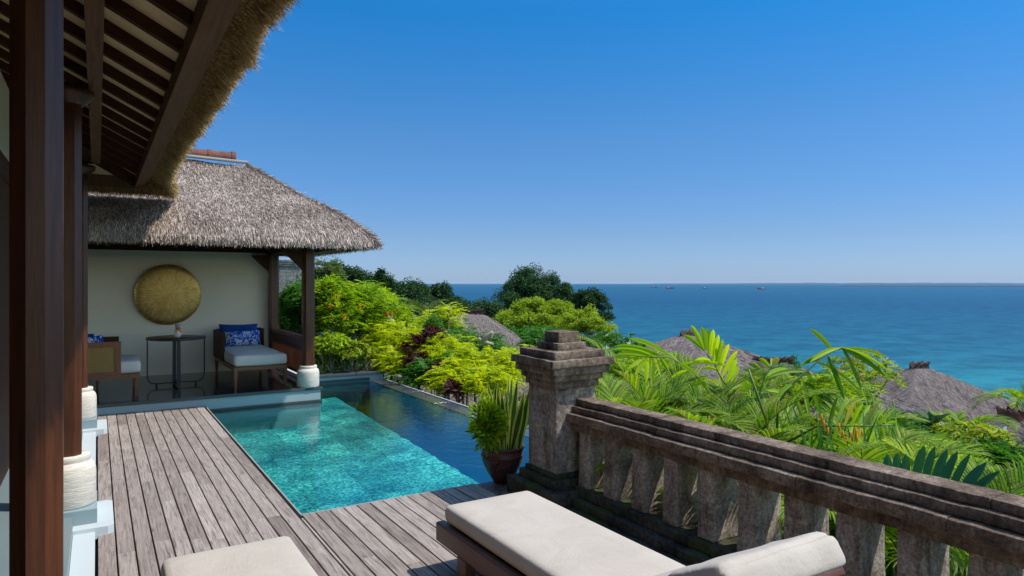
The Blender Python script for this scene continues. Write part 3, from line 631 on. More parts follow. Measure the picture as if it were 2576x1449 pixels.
def bpost(x, y, base=True):
    m = MB(); m.prism(octo(x, y, .165, .034), .40 if base else .13, 2.28); po = m.build('post', 'post_wood', BA)
    if base: m = MB(); m.lathe(stonebase(0, 0, .13, .158, .31), (x, y), 40); m.build('stone_base', 'white_stone', po)
    for dx, dy in ((-1, 0), (0, 1)):
        if y > 12 and dy: continue
        m = MB(); s = .30; a_ = Vector((x+dx*.08, y+dy*.08, 1.86)); 
        px2 = [(a_.x, a_.y, 1.84), (a_.x+dx*s, a_.y+dy*s, 2.13), (a_.x, a_.y, 2.13)]
        o_ = Vector((abs(dy), abs(dx), 0))*.035; V = [tuple(Vector(q)+o_) for q in px2]+[tuple(Vector(q)-o_) for q in px2]
        m.add(V, [(0, 1, 2), (5, 4, 3), (0, 3, 4, 1), (1, 4, 5, 2), (2, 5, 3, 0)]); m.build('bracket', 'dark_wood_x', po)
bpost(2.64, 9.99); bpost(2.66, 12.36, False); bpost(-1.3, 9.99)
m = MB(); m.box(-1.9, 2.75, 9.91, 10.07, 2.155, 2.30); m.box(2.56, 2.72, 10.072, 12.5, 2.155, 2.30); m.box(-3, 2.7, 12.47, 12.6, 2.185, 2.34); m.build('beam', 'dark_wood_x', BA)
ra = []
for k in range(14):
    xk = -1.7+k*.36; ye_ = min(1.0, (3.30-xk)*.62); m = MB(); m.beam((xk, 9.12, 2.12), (xk, 9.12+1.48*ye_, 2.12+.86*ye_*.92), .05, .08); m.build('rafter', 'dark_wood_y', BA)
for k in range(7):
    yk = 9.9+k*.4; m = MB(); m.beam((3.05, yk, 2.20), (2.75, yk, 2.33), .05, .06); m.build('rafter', 'dark_wood_x', BA)
# railing on the pool-garden side
m = MB(); m.rbox(2.60, 2.68, 10.08, 12.28, .80, .86, r=.01, seg=.4); m.build('top_rail', 'teak', BA)
m = MB(); m.box(2.61, 2.67, 10.08, 12.28, .70, .798); m.box(2.615, 2.665, 10.08, 12.28, .27, .32); m.build('lower_rail', 'post_wood', BA)
for k in range(30):
    yk = 10.13+k*.0735; m = MB(); m.box(2.625, 2.655, yk, yk+.034, .32, .70); m.build('slat', 'post_wood', BA)
m = MB(); m.box(2.72, 2.80, 10.15, 12.5, .13, .19); m.build('sill', 'kerb_plaster', BA)
# roof
EX0, EX1, EY0, EY1, RX0, RX1, RY = -2.2, 3.33, 9.0, 13.5, -.55, 1.99, 11.25
PR = [(0, 2.17), (.02, 2.25), (.05, 2.32), (.13, 2.45), (.24, 2.60), (.38, 2.77), (.56, 2.95), (.74, 3.185), (.87, 3.35), (1, 3.52)]
def pz(t): return np.interp(t, [a for a, _ in PR], [b for _, b in PR])
def rc(t): return EX0+(RX0-EX0)*t, EX1+(RX1-EX1)*t, EY0+(RY-EY0)*t, EY1+(RY-EY1)*t
m = MB(); ts = np.linspace(0, 1, 26); V = []
def wob(x, y, z): k = noise.noise(Vector((x*1.6, y*1.6, z)))*.035; return k
for t_ in ts:
    x0, x1, y0, y1 = rc(t_); z = float(pz(t_)); ring = []
    for k in range(24): ring.append((x0+(x1-x0)*k/24, y0))
    for k in range(16): ring.append((x1, y0+(y1-y0)*k/16))
    for k in range(24): ring.append((x1+(x0-x1)*k/24, y1))
    for k in range(16): ring.append((x0, y1+(y0-y1)*k/16))
    V += [(a, b_, z+wob(a, b_, z)) for a, b_ in ring]
nr = 80; m.add(V, [(j*nr+i, j*nr+(i+1) % nr, (j+1)*nr+(i+1) % nr, (j+1)*nr+i) for j in range(len(ts)-1) for i in range(nr)], smooth=True)
x0, x1, y0, y1 = rc(0)      # underside
U = [(x0, y0), (x1, y0), (x1, y1), (x0, y1)]; V = [(a, b_, 2.16) for a, b_ in U]+[(x0+.35, y0+.35, 2.14), (x1-.35, y0+.35, 2.14), (x1-.35, y1-.35, 2.14), (x0+.35, y1-.35, 2.14)]
m.add(V, [(i, (i+1) % 4, 4+(i+1) % 4, 4+i) for i in range(4)]); roof = m.build('thatch', 'thatch_base', BA)
m = MB(); m.add([(x0+.35, y0+.35, 2.16), (x1-.35, y0+.35, 2.16), (RX1, RY, 3.3), (RX0, RY, 3.3), (x1-.35, y1-.35, 2.16), (x0+.35, y1-.35, 2.16)], [(0, 1, 2, 3), (1, 4, 2), (4, 5, 3, 2), (5, 0, 3)]); m.build('ceiling', 'dark_wood_x', BA)
def roof_straw(n, face):
    t_ = 1-np.sqrt(rng.random(n)) if face in 'SN' else 1-np.sqrt(rng.random(n)); t_ = rng.random(n) if face == 'F' else t_
    z = pz(t_); x0 = EX0+(RX0-EX0)*t_; x1 = EX1+(RX1-EX1)*t_; y0 = EY0+(RY-EY0)*t_; y1 = EY1+(RY-EY1)*t_; u = rng.random(n)
    if face == 'S': p_ = np.stack([x0+(x1-x0)*u, y0, z], 1); dn = np.array((0, -1, 0))
    elif face == 'N': p_ = np.stack([x0+(x1-x0)*u, y1, z], 1); dn = np.array((0, 1, 0))
    elif face == 'E': p_ = np.stack([x1, y0+(y1-y0)*u, z], 1); dn = np.array((1, 0, 0))
    else: p_ = np.stack([x0, y0+(y1-y0)*u, z], 1); dn = np.array((-1, 0, 0))
    sl_ = np.interp(t_, [0, .04, .1, 1], [-2.2, -1.2, -.72, -.62]); d_ = dn[None]+np.stack([rng.normal(0, .22, n), rng.normal(0, .22, n), sl_+rng.normal(.06, .20, n)], 1)
    p_[:, 2] += .008+rng.random(n)*.022
    return blades(p_, d_, rng.uniform(.04, .11, n), rng.uniform(.004, .009, n), .04)
vs, qs, o_ = [], [], 0
for fc, n in (('S', 120000), ('E', 26000), ('N', 3000), ('W', 3000)):
    v_, q_ = roof_straw(n, fc); vs.append(v_); qs.append(q_+o_); o_ += len(v_)
n = 12000; u = rng.random(n); p_ = np.stack([EX0+(EX1-EX0)*u, EY0+rng.uniform(-.01, .06, n), 2.185+rng.uniform(-.01, .06, n)], 1); v_, q_ = blades(p_, np.stack([rng.normal(0, .3, n), -.5+rng.normal(0, .3, n), -np.ones(n)], 1), rng.uniform(.03, .085, n), rng.uniform(.005, .011, n)); vs.append(v_); qs.append(q_+o_); o_ += len(v_)
n = 9000; u = rng.random(n); p_ = np.stack([EX1+rng.uniform(-.06, .01, n), EY0+(EY1-EY0)*u, 2.185+rng.uniform(-.01, .06, n)], 1); v_, q_ = blades(p_, np.stack([.5+rng.normal(0, .3, n), rng.normal(0, .3, n), -np.ones(n)], 1), rng.uniform(.03, .08, n), rng.uniform(.005, .011, n)); vs.append(v_); qs.append(q_+o_); o_ += len(v_)
n = 9000; t_ = rng.random(n); p_ = np.stack([EX1+(RX1-EX1)*t_, EY0+(RY-EY0)*t_, pz(t_)+.01], 1); v_, q_ = blades(p_, np.stack([.6+rng.normal(0, .4, n), -.6+rng.normal(0, .4, n), -.55+rng.normal(0, .3, n)], 1), rng.uniform(.06, .14, n), rng.uniform(.005, .010, n)); vs.append(v_); qs.append(q_+o_); o_ += len(v_)
fast('roof_straw', np.concatenate(vs), np.concatenate(qs), 'thatch', BA)
m = MB(); x = RX0
while x < RX1-.25:
    pr = [(RY+.10*math.cos(a), 3.60+.095*math.sin(a)) for a in np.linspace(-.2, math.pi+.2, 12)]
    for s_, r_ in ((0, 1.0), (.30, 1.12)):
        xa, xb = (x, x+.33) if s_ == 0 else (x+.29, x+.35); V = [(xx, RY+(yy-RY)*r_, 3.60+(zz-3.60)*r_) for xx in (xa, xb) for yy, zz in pr]; k = len(pr)
        m.add(V, [(i, i+1, k+i+1, k+i) for i in range(k-1)]+[tuple(range(k))[::-1], tuple(range(k, 2*k))])
    x += .34
m.build('ridge_tile', 'terracotta', BA)
m = MB(); m.tube([(RX0, RY-.13, 3.555), (.8, RY-.135, 3.56), (RX1+.02, RY-.13, 3.535)], .026, 10); m.build('ridge_pole', 'pale_pole', BA)

# ------------------------------------------------------------------ things in the pavilion
t = thing('brass_gong', 'large round brass gong disc on the cream pavilion wall', 'gong', (1.0, 12.40, 1.455))
prof = [(0, -.03), (.15, -.028), (.30, -.02), (.42, -.006), (.485, .012), (.50, .03), (.503, .06), (.48, .075), (0, .08)]; m = MB(); V = []; sg = 72
for i in range(sg):
    a_ = 2*math.pi*i/sg; V += [(r_*math.cos(a_), q_, r_*math.sin(a_)) for r_, q_ in prof]
k = len(prof); m.add(V, [(i*k+j, i*k+j+1, ((i+1) % sg)*k+j+1, ((i+1) % sg)*k+j) for i in range(sg) for j in range(k-1)], smooth=True)
o = m.build('disc', 'brass', None); o.parent = t; o.location = (0, 0, 0); o.rotation_euler = (R(3), 0, 0)
t = thing('round_table', 'round black table with wire base in the pavilion', 'table', (1.0, 11.1, .128))
m = MB(); m.lathe([(0, .815), (.36, .815), (.40, .822), (.402, .835), (.402, .848), (.395, .853), (0, .853)], (1.0, 11.1), 48); m.build('tabletop', 'black_top', t)
m = MB()
for yk in (10.78, 11.42): m.box(.975, 1.025, yk-.009, yk+.009, .17, .813)
m.box(.975, 1.025, 10.789, 11.411, .148, .168); m.box(.985, 1.015, 10.80, 10.84, .129, .147); m.box(.985, 1.015, 11.36, 11.40, .129, .147); m.build('band_leg', 'black_metal', t)
m = MB(); m.tube([(.62, 11.1, .815), (.62, 11.1, .28), (.635, 11.1, .22), (.68, 11.1, .182), (.74, 11.1, .175), (1.0, 11.1, .178), (1.26, 11.1, .175), (1.32, 11.1, .182), (1.365, 11.1, .22), (1.38, 11.1, .28), (1.38, 11.1, .815)], .009, 6)
m.tube([(.74, 11.1, .172), (.74, 11.1, .129)], .013); m.tube([(1.26, 11.1, .172), (1.26, 11.1, .129)], .013); m.build('wire_leg', 'black_metal', t)
t = thing('flower_pot', 'small pale pot with orange flowers on the round black table', 'pot', (1.0, 10.92, .853))
m = MB(); m.lathe([(0, .8535), (.032, .8535), (.046, .875), (.05, .9), (.042, .93), (.034, .945), (.036, .955), (.030, .955), (.028, .94), (0, .935)], (1.0, 10.92), 24); m.build('pot', 'ceramic', t)
n = 46; p_ = np.array((1.0, 10.92, .955))+rng.normal(0, .014, (n, 3)); dr = rs(n); dr[:, 2] = abs(dr[:, 2])*.4; v_, q_ = leaves(p_, dr, rs(n), .04, .022); fast('flowers', v_, q_, 'orange_petal', t)
m = MB(); m.lathe([(.022, .975), (.03, 1.02), (.03, 1.045), (.027, 1.045), (.027, 1.02), (.02, .98), (0, .975)], (1.0, 10.92), 20); m.build('glass_cup', 'candle_glass', t)

def leg(m, x, y, z0, z1, w0=.03, w1=.05):
    V = [(x+sx*w/2, y+sy*w/2, z) for z, w in ((z0, w0), (z1, w1)) for sx, sy in ((-1, -1), (1, -1), (1, 1), (-1, 1))]
    m.add(V, [(0, 3, 2, 1), (4, 5, 6, 7), (0, 1, 5, 4), (1, 2, 6, 5), (2, 3, 7, 6), (3, 0, 4, 7)])
t = thing('daybed', 'wooden daybed with pale cushion beside the slatted railing', 'daybed', (2.05, 11.3, .13))
m = MB(); m.box(1.68, 2.43, 10.36, 12.22, .375, .428); m.build('frame', 'teak', t)
for lx, ly in ((1.705, 10.39), (2.405, 10.39), (1.705, 12.19), (2.405, 12.19)): m = MB(); leg(m, lx, ly, .129, .374); m.build('leg', 'teak', t)
m = MB(); m.rbox(1.685, 2.425, 10.35, 12.10, .431, .592, r=.045, seg=.1, amp=.006, ns=3, puff=.012); m.build('cushion', 'white_fabric', t)
m = MB(); m.box(1.66, 1.70, 11.3, 12.25, .43, .87); m.box(2.41, 2.45, 12.12, 12.25, .43, .87); m.box(1.70, 2.41, 12.18, 12.24, .83, .88); m.build('back_frame', 'dark_wood_x', t)
m = MB(); m.box(1.702, 2.408, 12.20, 12.215, .43, .83); m.build('cane_back', 'cane', t)
t = thing('daybed', 'wooden daybed with woven cane arm left of the round table', 'daybed', (-.15, 10.9, .13))
m = MB(); m.box(-.85, .49, 10.34, 11.42, .375, .428); m.build('frame', 'teak', t)
for lx, ly in ((.46, 10.37), (.46, 11.39), (-.82, 10.37), (-.82, 11.39), (.0, 11.39)): m = MB(); leg(m, lx, ly, .129, .374); m.build('leg', 'teak', t)
m = MB(); m.rbox(-.80, .505, 10.42, 11.34, .431, .60, r=.045, seg=.1, amp=.006, ns=3, puff=.012); m.build('cushion', 'white_fabric', t)
m = MB(); m.box(-.85, .27, 10.34, 10.39, .80, .87); m.box(.205, .27, 10.34, 10.39, .43, .80); m.box(-.85, .205, 10.34, 10.39, .43, .47); m.build('arm_frame', 'teak', t)
m = MB(); m.box(-.85, .205, 10.358, 10.372, .47, .80); m.build('cane_panel', 'cane', t)
m = MB(); m.box(-.85, .27, 11.37, 11.42, .43, .87); m.build('far_arm', 'dark_wood_x', t)
def pillow(name, label, x0, x1, y, z0, z1, th_, tilt, mat, yaw=0., roll=0.):
    w_, h_ = x1-x0, z1-z0; m = MB(); nu, nv = 18, 12; V = []; Q = []
    for s_ in (1, -1):
        for j in range(nv+1):
            for i in range(nu+1):
                u, v_ = i/nu*2-1, j/nv*2-1; e_ = (1-u**4)*(1-v_**4); px_, pz_ = u*w_/2*(1-.06*(1-v_*v_)), v_*h_/2*(1-.08*(1-u*u))
                V.append((px_, -s_*th_/2*max(e_, 0)**.55+.004*noise.noise(Vector((u*3, v_*3, s_))), pz_))
    K = (nu+1)*(nv+1)
    for s_ in (0, 1):
        for j in range(nv):
            for i in range(nu):
                a_ = s_*K+j*(nu+1)+i; q = (a_, a_+1, a_+nu+2, a_+nu+1); Q.append(q if s_ == 0 else q[::-1])
    m.add(V, Q, smooth=True); o = m.build(name, mat, None, **tg(label, 'cushion')); o.location = ((x0+x1)/2, y, (z0+z1)/2); o.rotation_euler = (R(-tilt), R(roll), R(yaw)); return o
pillow('blue_pillow', 'plain dark blue pillow behind the floral one on the daybed by the railing', 1.72, 2.34, 12.07, .60, .965, .16, 14, 'blue_fabric', 0, 1)
pillow('floral_pillow', 'blue and white floral lumbar pillow on the daybed by the railing', 1.78, 2.34, 11.86, .602, .86, .15, 20, 'floral_fabric', 0, -1.5)
pillow('blue_pillow', 'dark blue pillow behind the cane arm of the other daybed', -.45, -.03, 11.05, .62, .97, .15, 14, 'blue_fabric', 20, 8)
pillow('floral_pillow', 'blue and white floral pillow above the cane arm of the left daybed', -.42, .10, 10.75, .64, .92, .14, 16, 'floral_fabric', 12, -6)

# ------------------------------------------------------------------ sun loungers
def lounger(label, X0, X1, Y1, back=True):
    t = thing('sun_lounger', label, 'sun lounger', ((X0+X1)/2, Y1-1, 0), 'sun loungers on the deck'); ZT = .385
    m = MB(); cr = Y1-1.36; L = .76; ang = R(27)
    def fr(W): return W
    for xs_ in ((X0-.03, X0+.03), (X1-.03, X1+.03)):
        m.rbox(xs_[0], xs_[1], Y1-2.05, Y1+.035, .175, .285, r=.012, seg=.3)
    m.box(X0+.032, X1-.032, Y1-.03, Y1+.02, .18, .275); m.build('frame', 'lounger_wood', t)
    m = MB()
    for k in range(17): m.box(X0+.031, X1-.031, Y1-.10-.078*k, Y1-.04-.078*k, .262, .280)
    m.build('slats', 'lounger_wood', t, kind='stuff') if False else m.build('slat_base', 'lounger_wood', t)
    for lx in (X0, X1):
        for ly in (Y1-.28, Y1-1.8): m = MB(); m.rbox(lx-.028, lx+.034, ly-.05, ly+.05, 0.002, .178, r=.006, seg=.2); m.build('leg', 'lounger_wood', t)
    m = MB(); m.rbox(X0+.0, X1-.0, cr, Y1, .287, ZT, r=.036, seg=.07, amp=.004, ns=2.5, puff=.006); m.build('seat_cushion', 'cream_fabric', t)
    def tilt(W):
        y = cr-W[:, 1]; z = W[:, 2]-.30; c_, s_ = math.cos(ang), math.sin(ang); q = W.copy(); q[:, 1] = cr-(y*c_-z*s_*1.0); q[:, 2] = .30+y*s_+z*c_
        return q
    m = MB(); m.rbox(X0, X1, cr-L, cr+.01, .30, ZT+.005, r=.036, seg=.06, amp=.005, ns=3, puff=.008, fn=tilt); m.build('back_cushion', 'cream_fabric', t)
    m = MB(); m.rbox(X0+.02, X1-.02, cr-L-.03, cr-.05, .262, .292, r=.006, seg=.3, fn=tilt); m.build('back_frame', 'lounger_wood', t)
    m = MB(); m.rbox(X0-.004, X1+.006, cr-L-.02, cr-L+.26, ZT-.03, ZT+.034, r=.032, seg=.035, amp=.007, ns=7, fn=tilt)
    m.rbox(X0-.002, X1+.004, cr-L-.04, cr-L+.02, .285, ZT+.008, r=.035, seg=.04, amp=.008, ns=6, fn=tilt); m.build('head_cushion', 'cream_fabric', t)
    return t
lounger('cream sun lounger with raised backrest next to the stone balustrade', 1.68, 2.265, 3.475)
lounger('cream sun lounger cut off at the bottom edge, nearer the villa posts', .245, .83, 3.49)

# ------------------------------------------------------------------ pot by the pillar
PC = (2.86, 4.79)
t = thing('clay_pot', 'reddish brown carved clay pot by the pillar at the pool corner', 'pot', (PC[0], PC[1], 0))
m = MB(); m.lathe([(r_, z_*.735) for r_, z_ in [(0, 0), (.065, 0), (.075, .02), (.115, .10), (.152, .20), (.168, .27), (.171, .30), (.176, .305), (.176, .315), (.170, .32), (.173, .37), (.176, .385), (.187, .395), (.189, .41), (.175, .412), (.16, .40), (.155, .36), (0, .35)]], PC, 48)
o = m.build('bowl', 'pot_clay', t); me_ = MB(); me_.lathe([(0, .272), (.155, .270)], PC, 24); me_.build('soil', 'soil', t)
def strap(base, d, up, L, w, bend, seg=7, twist=0., prof=None):
    d = Vector(d).normalized(); V = []; p_ = Vector(base); s_ = d.cross(Vector(up)).normalized(); dv = d.copy()
    for i in range(seg+1):
        u = i/seg; ww = w*(prof(u) if prof else (1-u)**.6*(.6+.4*min(1, u*4))); a_ = twist*u; sd = s_*math.cos(a_)+dv.cross(s_)*math.sin(a_)
        V += [p_-sd*ww/2, p_-sd*ww*.27, p_+sd*ww*.27, p_+sd*ww/2]; dv = (dv+Vector((0, 0, -bend/seg))).normalized(); p_ = p_+dv*L/seg
    return V
sn = thing('snake_plant', 'tall snake plant with yellow edged leaves in the clay pot', 'plant', (PC[0], PC[1], .27))
m = MB()
for k in range(16):
    a_ = random.uniform(0, 6.28); r_ = random.uniform(.01, .11); lean = random.uniform(.03, .27); L = random.uniform(.40, .64)
    bx_, by_ = PC[0]+.02+r_*math.cos(a_), PC[1]-.03+r_*math.sin(a_); dv = Vector((math.cos(a_)*lean+.02, math.sin(a_)*lean, 1)); w_a = 1.05+random.uniform(-.7, .7)
    V = strap((bx_, by_, .265), dv, (math.cos(w_a), math.sin(w_a), .01), L, random.uniform(.055, .078), .05, 8, random.uniform(-.9, .9), lambda u: min(1, .45+u*1.3) if u < .45 else max(.02, 1-((u-.45)/.55)**2.2))
    nseg = 8
    for i in range(nseg):
        for j in range(3): m.add([V[i*4+j], V[i*4+j+1], V[i*4+4+j+1], V[i*4+4+j]], [(0, 1, 2, 3)], 0 if j == 1 else 1, True)
m.build('leaves', ['snake_green', 'snake_yellow'], sn)
n = 1300; cc = np.array(P(1228, 1070, 5.42)); dr = rs(n); rad = rng.random(n)**.5*(1+.8*np.array([noise.noise(Vector(a)*2.6) for a in dr])); p_ = cc+dr*rad[:, None]*np.array((.105, .105, .165)); v_, q_ = leaves(p_, dr+np.array((0, 0, .3)), rs(n)+np.array((0, 0, 1)), rng.uniform(.035, .075, n), .028)
sh = thing('leafy_shrub', 'small bushy green shrub beside the snake plant in the clay pot', 'plant', (cc[0], cc[1], .27)); fast('foliage', v_, q_, 'bright_leaf', sh)
m = MB()
for k in range(9): a_ = k*.7; m.tube([(PC[0]-.07, PC[1], .265), (cc[0]+.09*math.cos(a_), cc[1]+.09*math.sin(a_), cc[2]+.05)], .004, 4)
m.build('stem', 'stem_green', sh)
# ------------------------------------------------------------------ vegetation
def tree(label, top, rad, palette, nl=9000, ls=.22, clumps=26, trunk=True, cat='tree', name='tree', flat=1.0, group=None, gz=None, seed=None, open_=0., bark='bark', cr=.36):
    cx, cy, zt = top; rx, ry, rz = rad; gz = T(cx, cy)-.2 if gz is None else gz; cz = zt-rz
    t = thing(name, label, cat, (cx, cy, gz), group); C = []
    for k in range(clumps):
        d = rs(1)[0]; 
        if d[2] < -.35: d[2] = -d[2]
        rr_ = rng.uniform(.35, 1.0)**.6*(1-cr*.55); C.append((cx+d[0]*rx*rr_, cy+d[1]*ry*rr_, cz+d[2]*rz*rr_, rng.uniform(.7, 1.25)*cr))
    per = nl//clumps; vs, qs, o = [], [], 0
    for (x, y, z, r_) in C:
        n = int(per*rng.uniform(.7, 1.3)); d = rs(n); d[:, 2] = np.where(d[:, 2] < -.2, -d[:, 2]*.6, d[:, 2]); rad_ = rng.random(n)**(.33 if not open_ else .8)
        p_ = np.array((x, y, z))+d*rad_[:, None]*np.array((rx*r_, ry*r_, rz*r_*flat))
        nr_ = d*.7+np.array((0, 0, .8))+rs(n)*.55; dl = rs(n)+d*.7; dl[:, 2] *= .5
        v_, q_ = leaves(p_, dl, nr_, ls*rng.uniform(.6, 1.3, n), ls*rng.uniform(.35, .6, n)); vs.append(v_); qs.append(q_+o); o += len(v_)
    fast('crown', np.concatenate(vs), np.concatenate(qs), palette, t)
    if trunk:
        m = MB(); tr_ = max(.03, rx*.055); base = Vector((cx, cy, gz)); fork = Vector((cx+rx*.05, cy, gz+(cz-gz)*.6)); m.tube([base, base.lerp(fork, .5)+Vector((rx*.03, 0, 0)), fork], [tr_*1.3, tr_, tr_*.8], 8)
        for (x, y, z, r_) in C[::max(1, len(C)//9)]: q = Vector((x, y, z)); m.tube([fork, fork.lerp(q, .5)+Vector((0, 0, -rz*.08)), q], [tr_*.5, tr_*.3, tr_*.12], 5)
        m.build('trunk', bark, t)
    return t
def at(x, y, d): q = P(x, y, d); return (q.x, q.y, q.z)
def px(n, d): return n*d/F
# far belt on the left, from the pavilion towards the sea
B = 'wooded slope behind the pavilion'
def tr(label, x, y, d, wpx, hpx, pal, **k):
    dd = k.pop('deep', 1.0); w_ = px(wpx/2, d); q = at(x, y, d); return tree(label, q, (w_, w_*dd, min(px(hpx*.8, d), (q[2]-T(q[0], q[1]))*.62)), pal, **k)
tr('wispy olive tree just right of the pavilion eave with thin open twigs', 815, 634, 34, 130, 120, 'olive_leaf', nl=7000, ls=.13, clumps=44, open_=1, group=B, bark='pale_bark', cr=.26)
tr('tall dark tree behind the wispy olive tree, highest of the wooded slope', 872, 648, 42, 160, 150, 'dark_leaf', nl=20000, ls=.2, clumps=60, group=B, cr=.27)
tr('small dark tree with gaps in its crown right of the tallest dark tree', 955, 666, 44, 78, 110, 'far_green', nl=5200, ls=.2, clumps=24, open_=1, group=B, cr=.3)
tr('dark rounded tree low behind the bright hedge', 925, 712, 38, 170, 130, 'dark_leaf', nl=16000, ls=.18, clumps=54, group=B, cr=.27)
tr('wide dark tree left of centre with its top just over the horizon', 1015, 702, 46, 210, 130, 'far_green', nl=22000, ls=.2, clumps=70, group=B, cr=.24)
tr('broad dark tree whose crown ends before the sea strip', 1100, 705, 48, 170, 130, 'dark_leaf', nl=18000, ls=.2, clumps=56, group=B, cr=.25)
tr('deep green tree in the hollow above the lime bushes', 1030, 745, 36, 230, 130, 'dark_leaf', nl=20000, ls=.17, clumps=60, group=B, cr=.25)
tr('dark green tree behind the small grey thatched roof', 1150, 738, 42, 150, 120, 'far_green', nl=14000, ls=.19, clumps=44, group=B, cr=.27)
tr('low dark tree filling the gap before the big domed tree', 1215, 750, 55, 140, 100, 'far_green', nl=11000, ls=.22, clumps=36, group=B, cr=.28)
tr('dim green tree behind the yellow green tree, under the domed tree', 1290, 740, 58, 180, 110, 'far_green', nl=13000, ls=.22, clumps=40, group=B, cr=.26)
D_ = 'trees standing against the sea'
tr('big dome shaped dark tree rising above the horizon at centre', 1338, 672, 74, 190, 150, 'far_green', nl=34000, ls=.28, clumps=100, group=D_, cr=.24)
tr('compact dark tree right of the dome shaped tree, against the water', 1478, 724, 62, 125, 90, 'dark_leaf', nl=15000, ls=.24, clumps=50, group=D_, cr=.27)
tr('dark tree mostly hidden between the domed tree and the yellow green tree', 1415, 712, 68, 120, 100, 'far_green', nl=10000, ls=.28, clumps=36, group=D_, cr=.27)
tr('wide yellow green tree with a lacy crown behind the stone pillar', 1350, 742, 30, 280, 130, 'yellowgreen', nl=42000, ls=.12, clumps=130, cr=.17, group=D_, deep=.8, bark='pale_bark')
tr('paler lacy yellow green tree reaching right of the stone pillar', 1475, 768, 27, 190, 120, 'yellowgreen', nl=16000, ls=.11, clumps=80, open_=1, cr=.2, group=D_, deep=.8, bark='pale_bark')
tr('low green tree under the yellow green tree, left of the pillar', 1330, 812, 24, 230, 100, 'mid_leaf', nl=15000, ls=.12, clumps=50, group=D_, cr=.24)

def whorls(name, label, cat, centre, rad, nw, nl, L, wd, pal, flowers=None, group=None, ups=.6, stems=True, gz=None, bark='pale_bark', droop=.15):
    cx, cy, cz = centre; gz = T(cx, cy) if gz is None else gz; t = thing(name, label, cat, (cx, cy, gz), group)
    d = rs(nw); d[:, 2] = abs(d[:, 2]); r_ = rng.uniform(.55, 1, nw)[:, None]; c_ = np.array(centre)+d*r_*np.array(rad); ax = unit(d+np.array((0, 0, 1.2)))
    ps, ds, ns = [], [], []
    for k in range(nl):
        e_ = rs(nw); e_ = unit(e_-ax*np.sum(e_*ax, 1, keepdims=True)); dl = e_+ax*(ups+rng.normal(0, .25, (nw, 1))); ps.append(c_+ax*rng.uniform(-.25, .1, (nw, 1))*L); ds.append(dl); ns.append(ax+rs(nw)*.3)
    n = nw*nl; v_, q_ = leaves(np.concatenate(ps), np.concatenate(ds), np.concatenate(ns), L*rng.uniform(.7, 1.2, n), wd*rng.uniform(.8, 1.2, n), .2, droop); fast('foliage', v_, q_, pal, t)
    if stems:
        m = MB(); fk = Vector((cx, cy, max(gz, cz-rad[2]*1.2)))
        m.tube([(cx, cy, gz), fk], [rad[0]*.07, rad[0]*.05], 6)
        for k in range(0, nw, max(1, nw//12)): m.tube([fk, fk.lerp(Vector(c_[k]), .55)+Vector((0, 0, -.02)), Vector(c_[k])], [rad[0]*.03, rad[0]*.02, rad[0]*.012], 4)
        m.build('stem', bark, t)
    if flowers:
        mat, nf, fs = flowers; 
        for i_ in rng.choice(nw, nf, replace=False): v_, q_ = leaves(np.repeat([c_[i_]+ax[i_]*L*.35], 12, 0)+rng.normal(0, fs*.3, (12, 3)), rs(12)+np.array((0, 0, .4)), rs(12), fs, fs*.6); fast('flower', v_, q_, mat, t)
    return t
def pinnate(name, label, cat, centre, rad, nsp, pal, L=.20, lf=.052, group=None, gz=None, layers=True, npair=7, stems=True, bark='pale_bark', flowers=None):
    cx, cy, cz = centre; gz = T(cx, cy) if gz is None else gz; t = thing(name, label, cat, (cx, cy, gz), group); d = rs(nsp); d[:, 2] = np.where(d[:, 2] < -.1, -d[:, 2], d[:, 2]); r_ = rng.random(nsp)**.35
    lump = np.array([1+.55*noise.noise(Vector(a)*2.3+Vector((cx, cy, 0))) for a in d]); c_ = np.array(centre)+d*(r_*lump)[:, None]*np.array(rad)
    if layers: c_[:, 2] = cz+np.round((c_[:, 2]-cz)/(rad[2]*.22))*rad[2]*.22+rng.normal(0, rad[2]*.045, nsp)
    out = unit(np.stack([d[:, 0]+rng.normal(0, .6, nsp), d[:, 1]+rng.normal(0, .6, nsp), rng.normal(.12, .25, nsp)], 1)); side = unit(np.cross(out, np.array((0, 0, 1.0)))); up = np.cross(side, out); ps, ds, ns = [], [], []
    for k in range(npair):
        u = (k+.6)/npair; base = c_+out*L*u; base[:, 2] -= L*.35*u*u
        for s_ in (-1, 1): ps.append(base); ds.append(side*s_+out*(.35+.3*u)+np.array((0, 0, -.15))); ns.append(up+rs(nsp)*.15)
    n = len(ps)*nsp; v_, q_ = leaves(np.concatenate(ps), np.concatenate(ds), np.concatenate(ns), lf*rng.uniform(.6, 1.5, n), lf*.45, .15, .1); fast('foliage', v_, q_, pal, t)
    if stems:
        m = MB(); fk = Vector((cx, cy, max(gz, cz-rad[2]*.9))); m.tube([(cx, cy, gz), fk], [.035, .025], 6)
        for k in range(0, nsp, max(1, nsp//26)): m.tube([fk, fk.lerp(Vector(c_[k]), .5)+Vector((0, 0, .03)), Vector(c_[k])], [.016, .010, .005], 4)
        m.build('stem', bark, t)
    if flowers:
        for mat, spots in flowers:
            for s_ in spots:
                n = 12; v_, q_ = leaves(np.array(s_)+rng.normal(0, .018, (n, 3)), rs(n), rs(n), .035, .024); fast('flower', v_, q_, mat, t)
    return t
HG = 'bushes between the pavilion and the lime shrubs'
def A(x, y, d): return at(x, y, d)
tree('round leaved dark green shrub behind the pavilion railing', at(755, 700, 13.6), (.62, .6, .95), 'mid_leaf', nl=9000, ls=.085, clumps=34, cat='shrub', name='shrub', group=HG, gz=-.0, cr=.3)
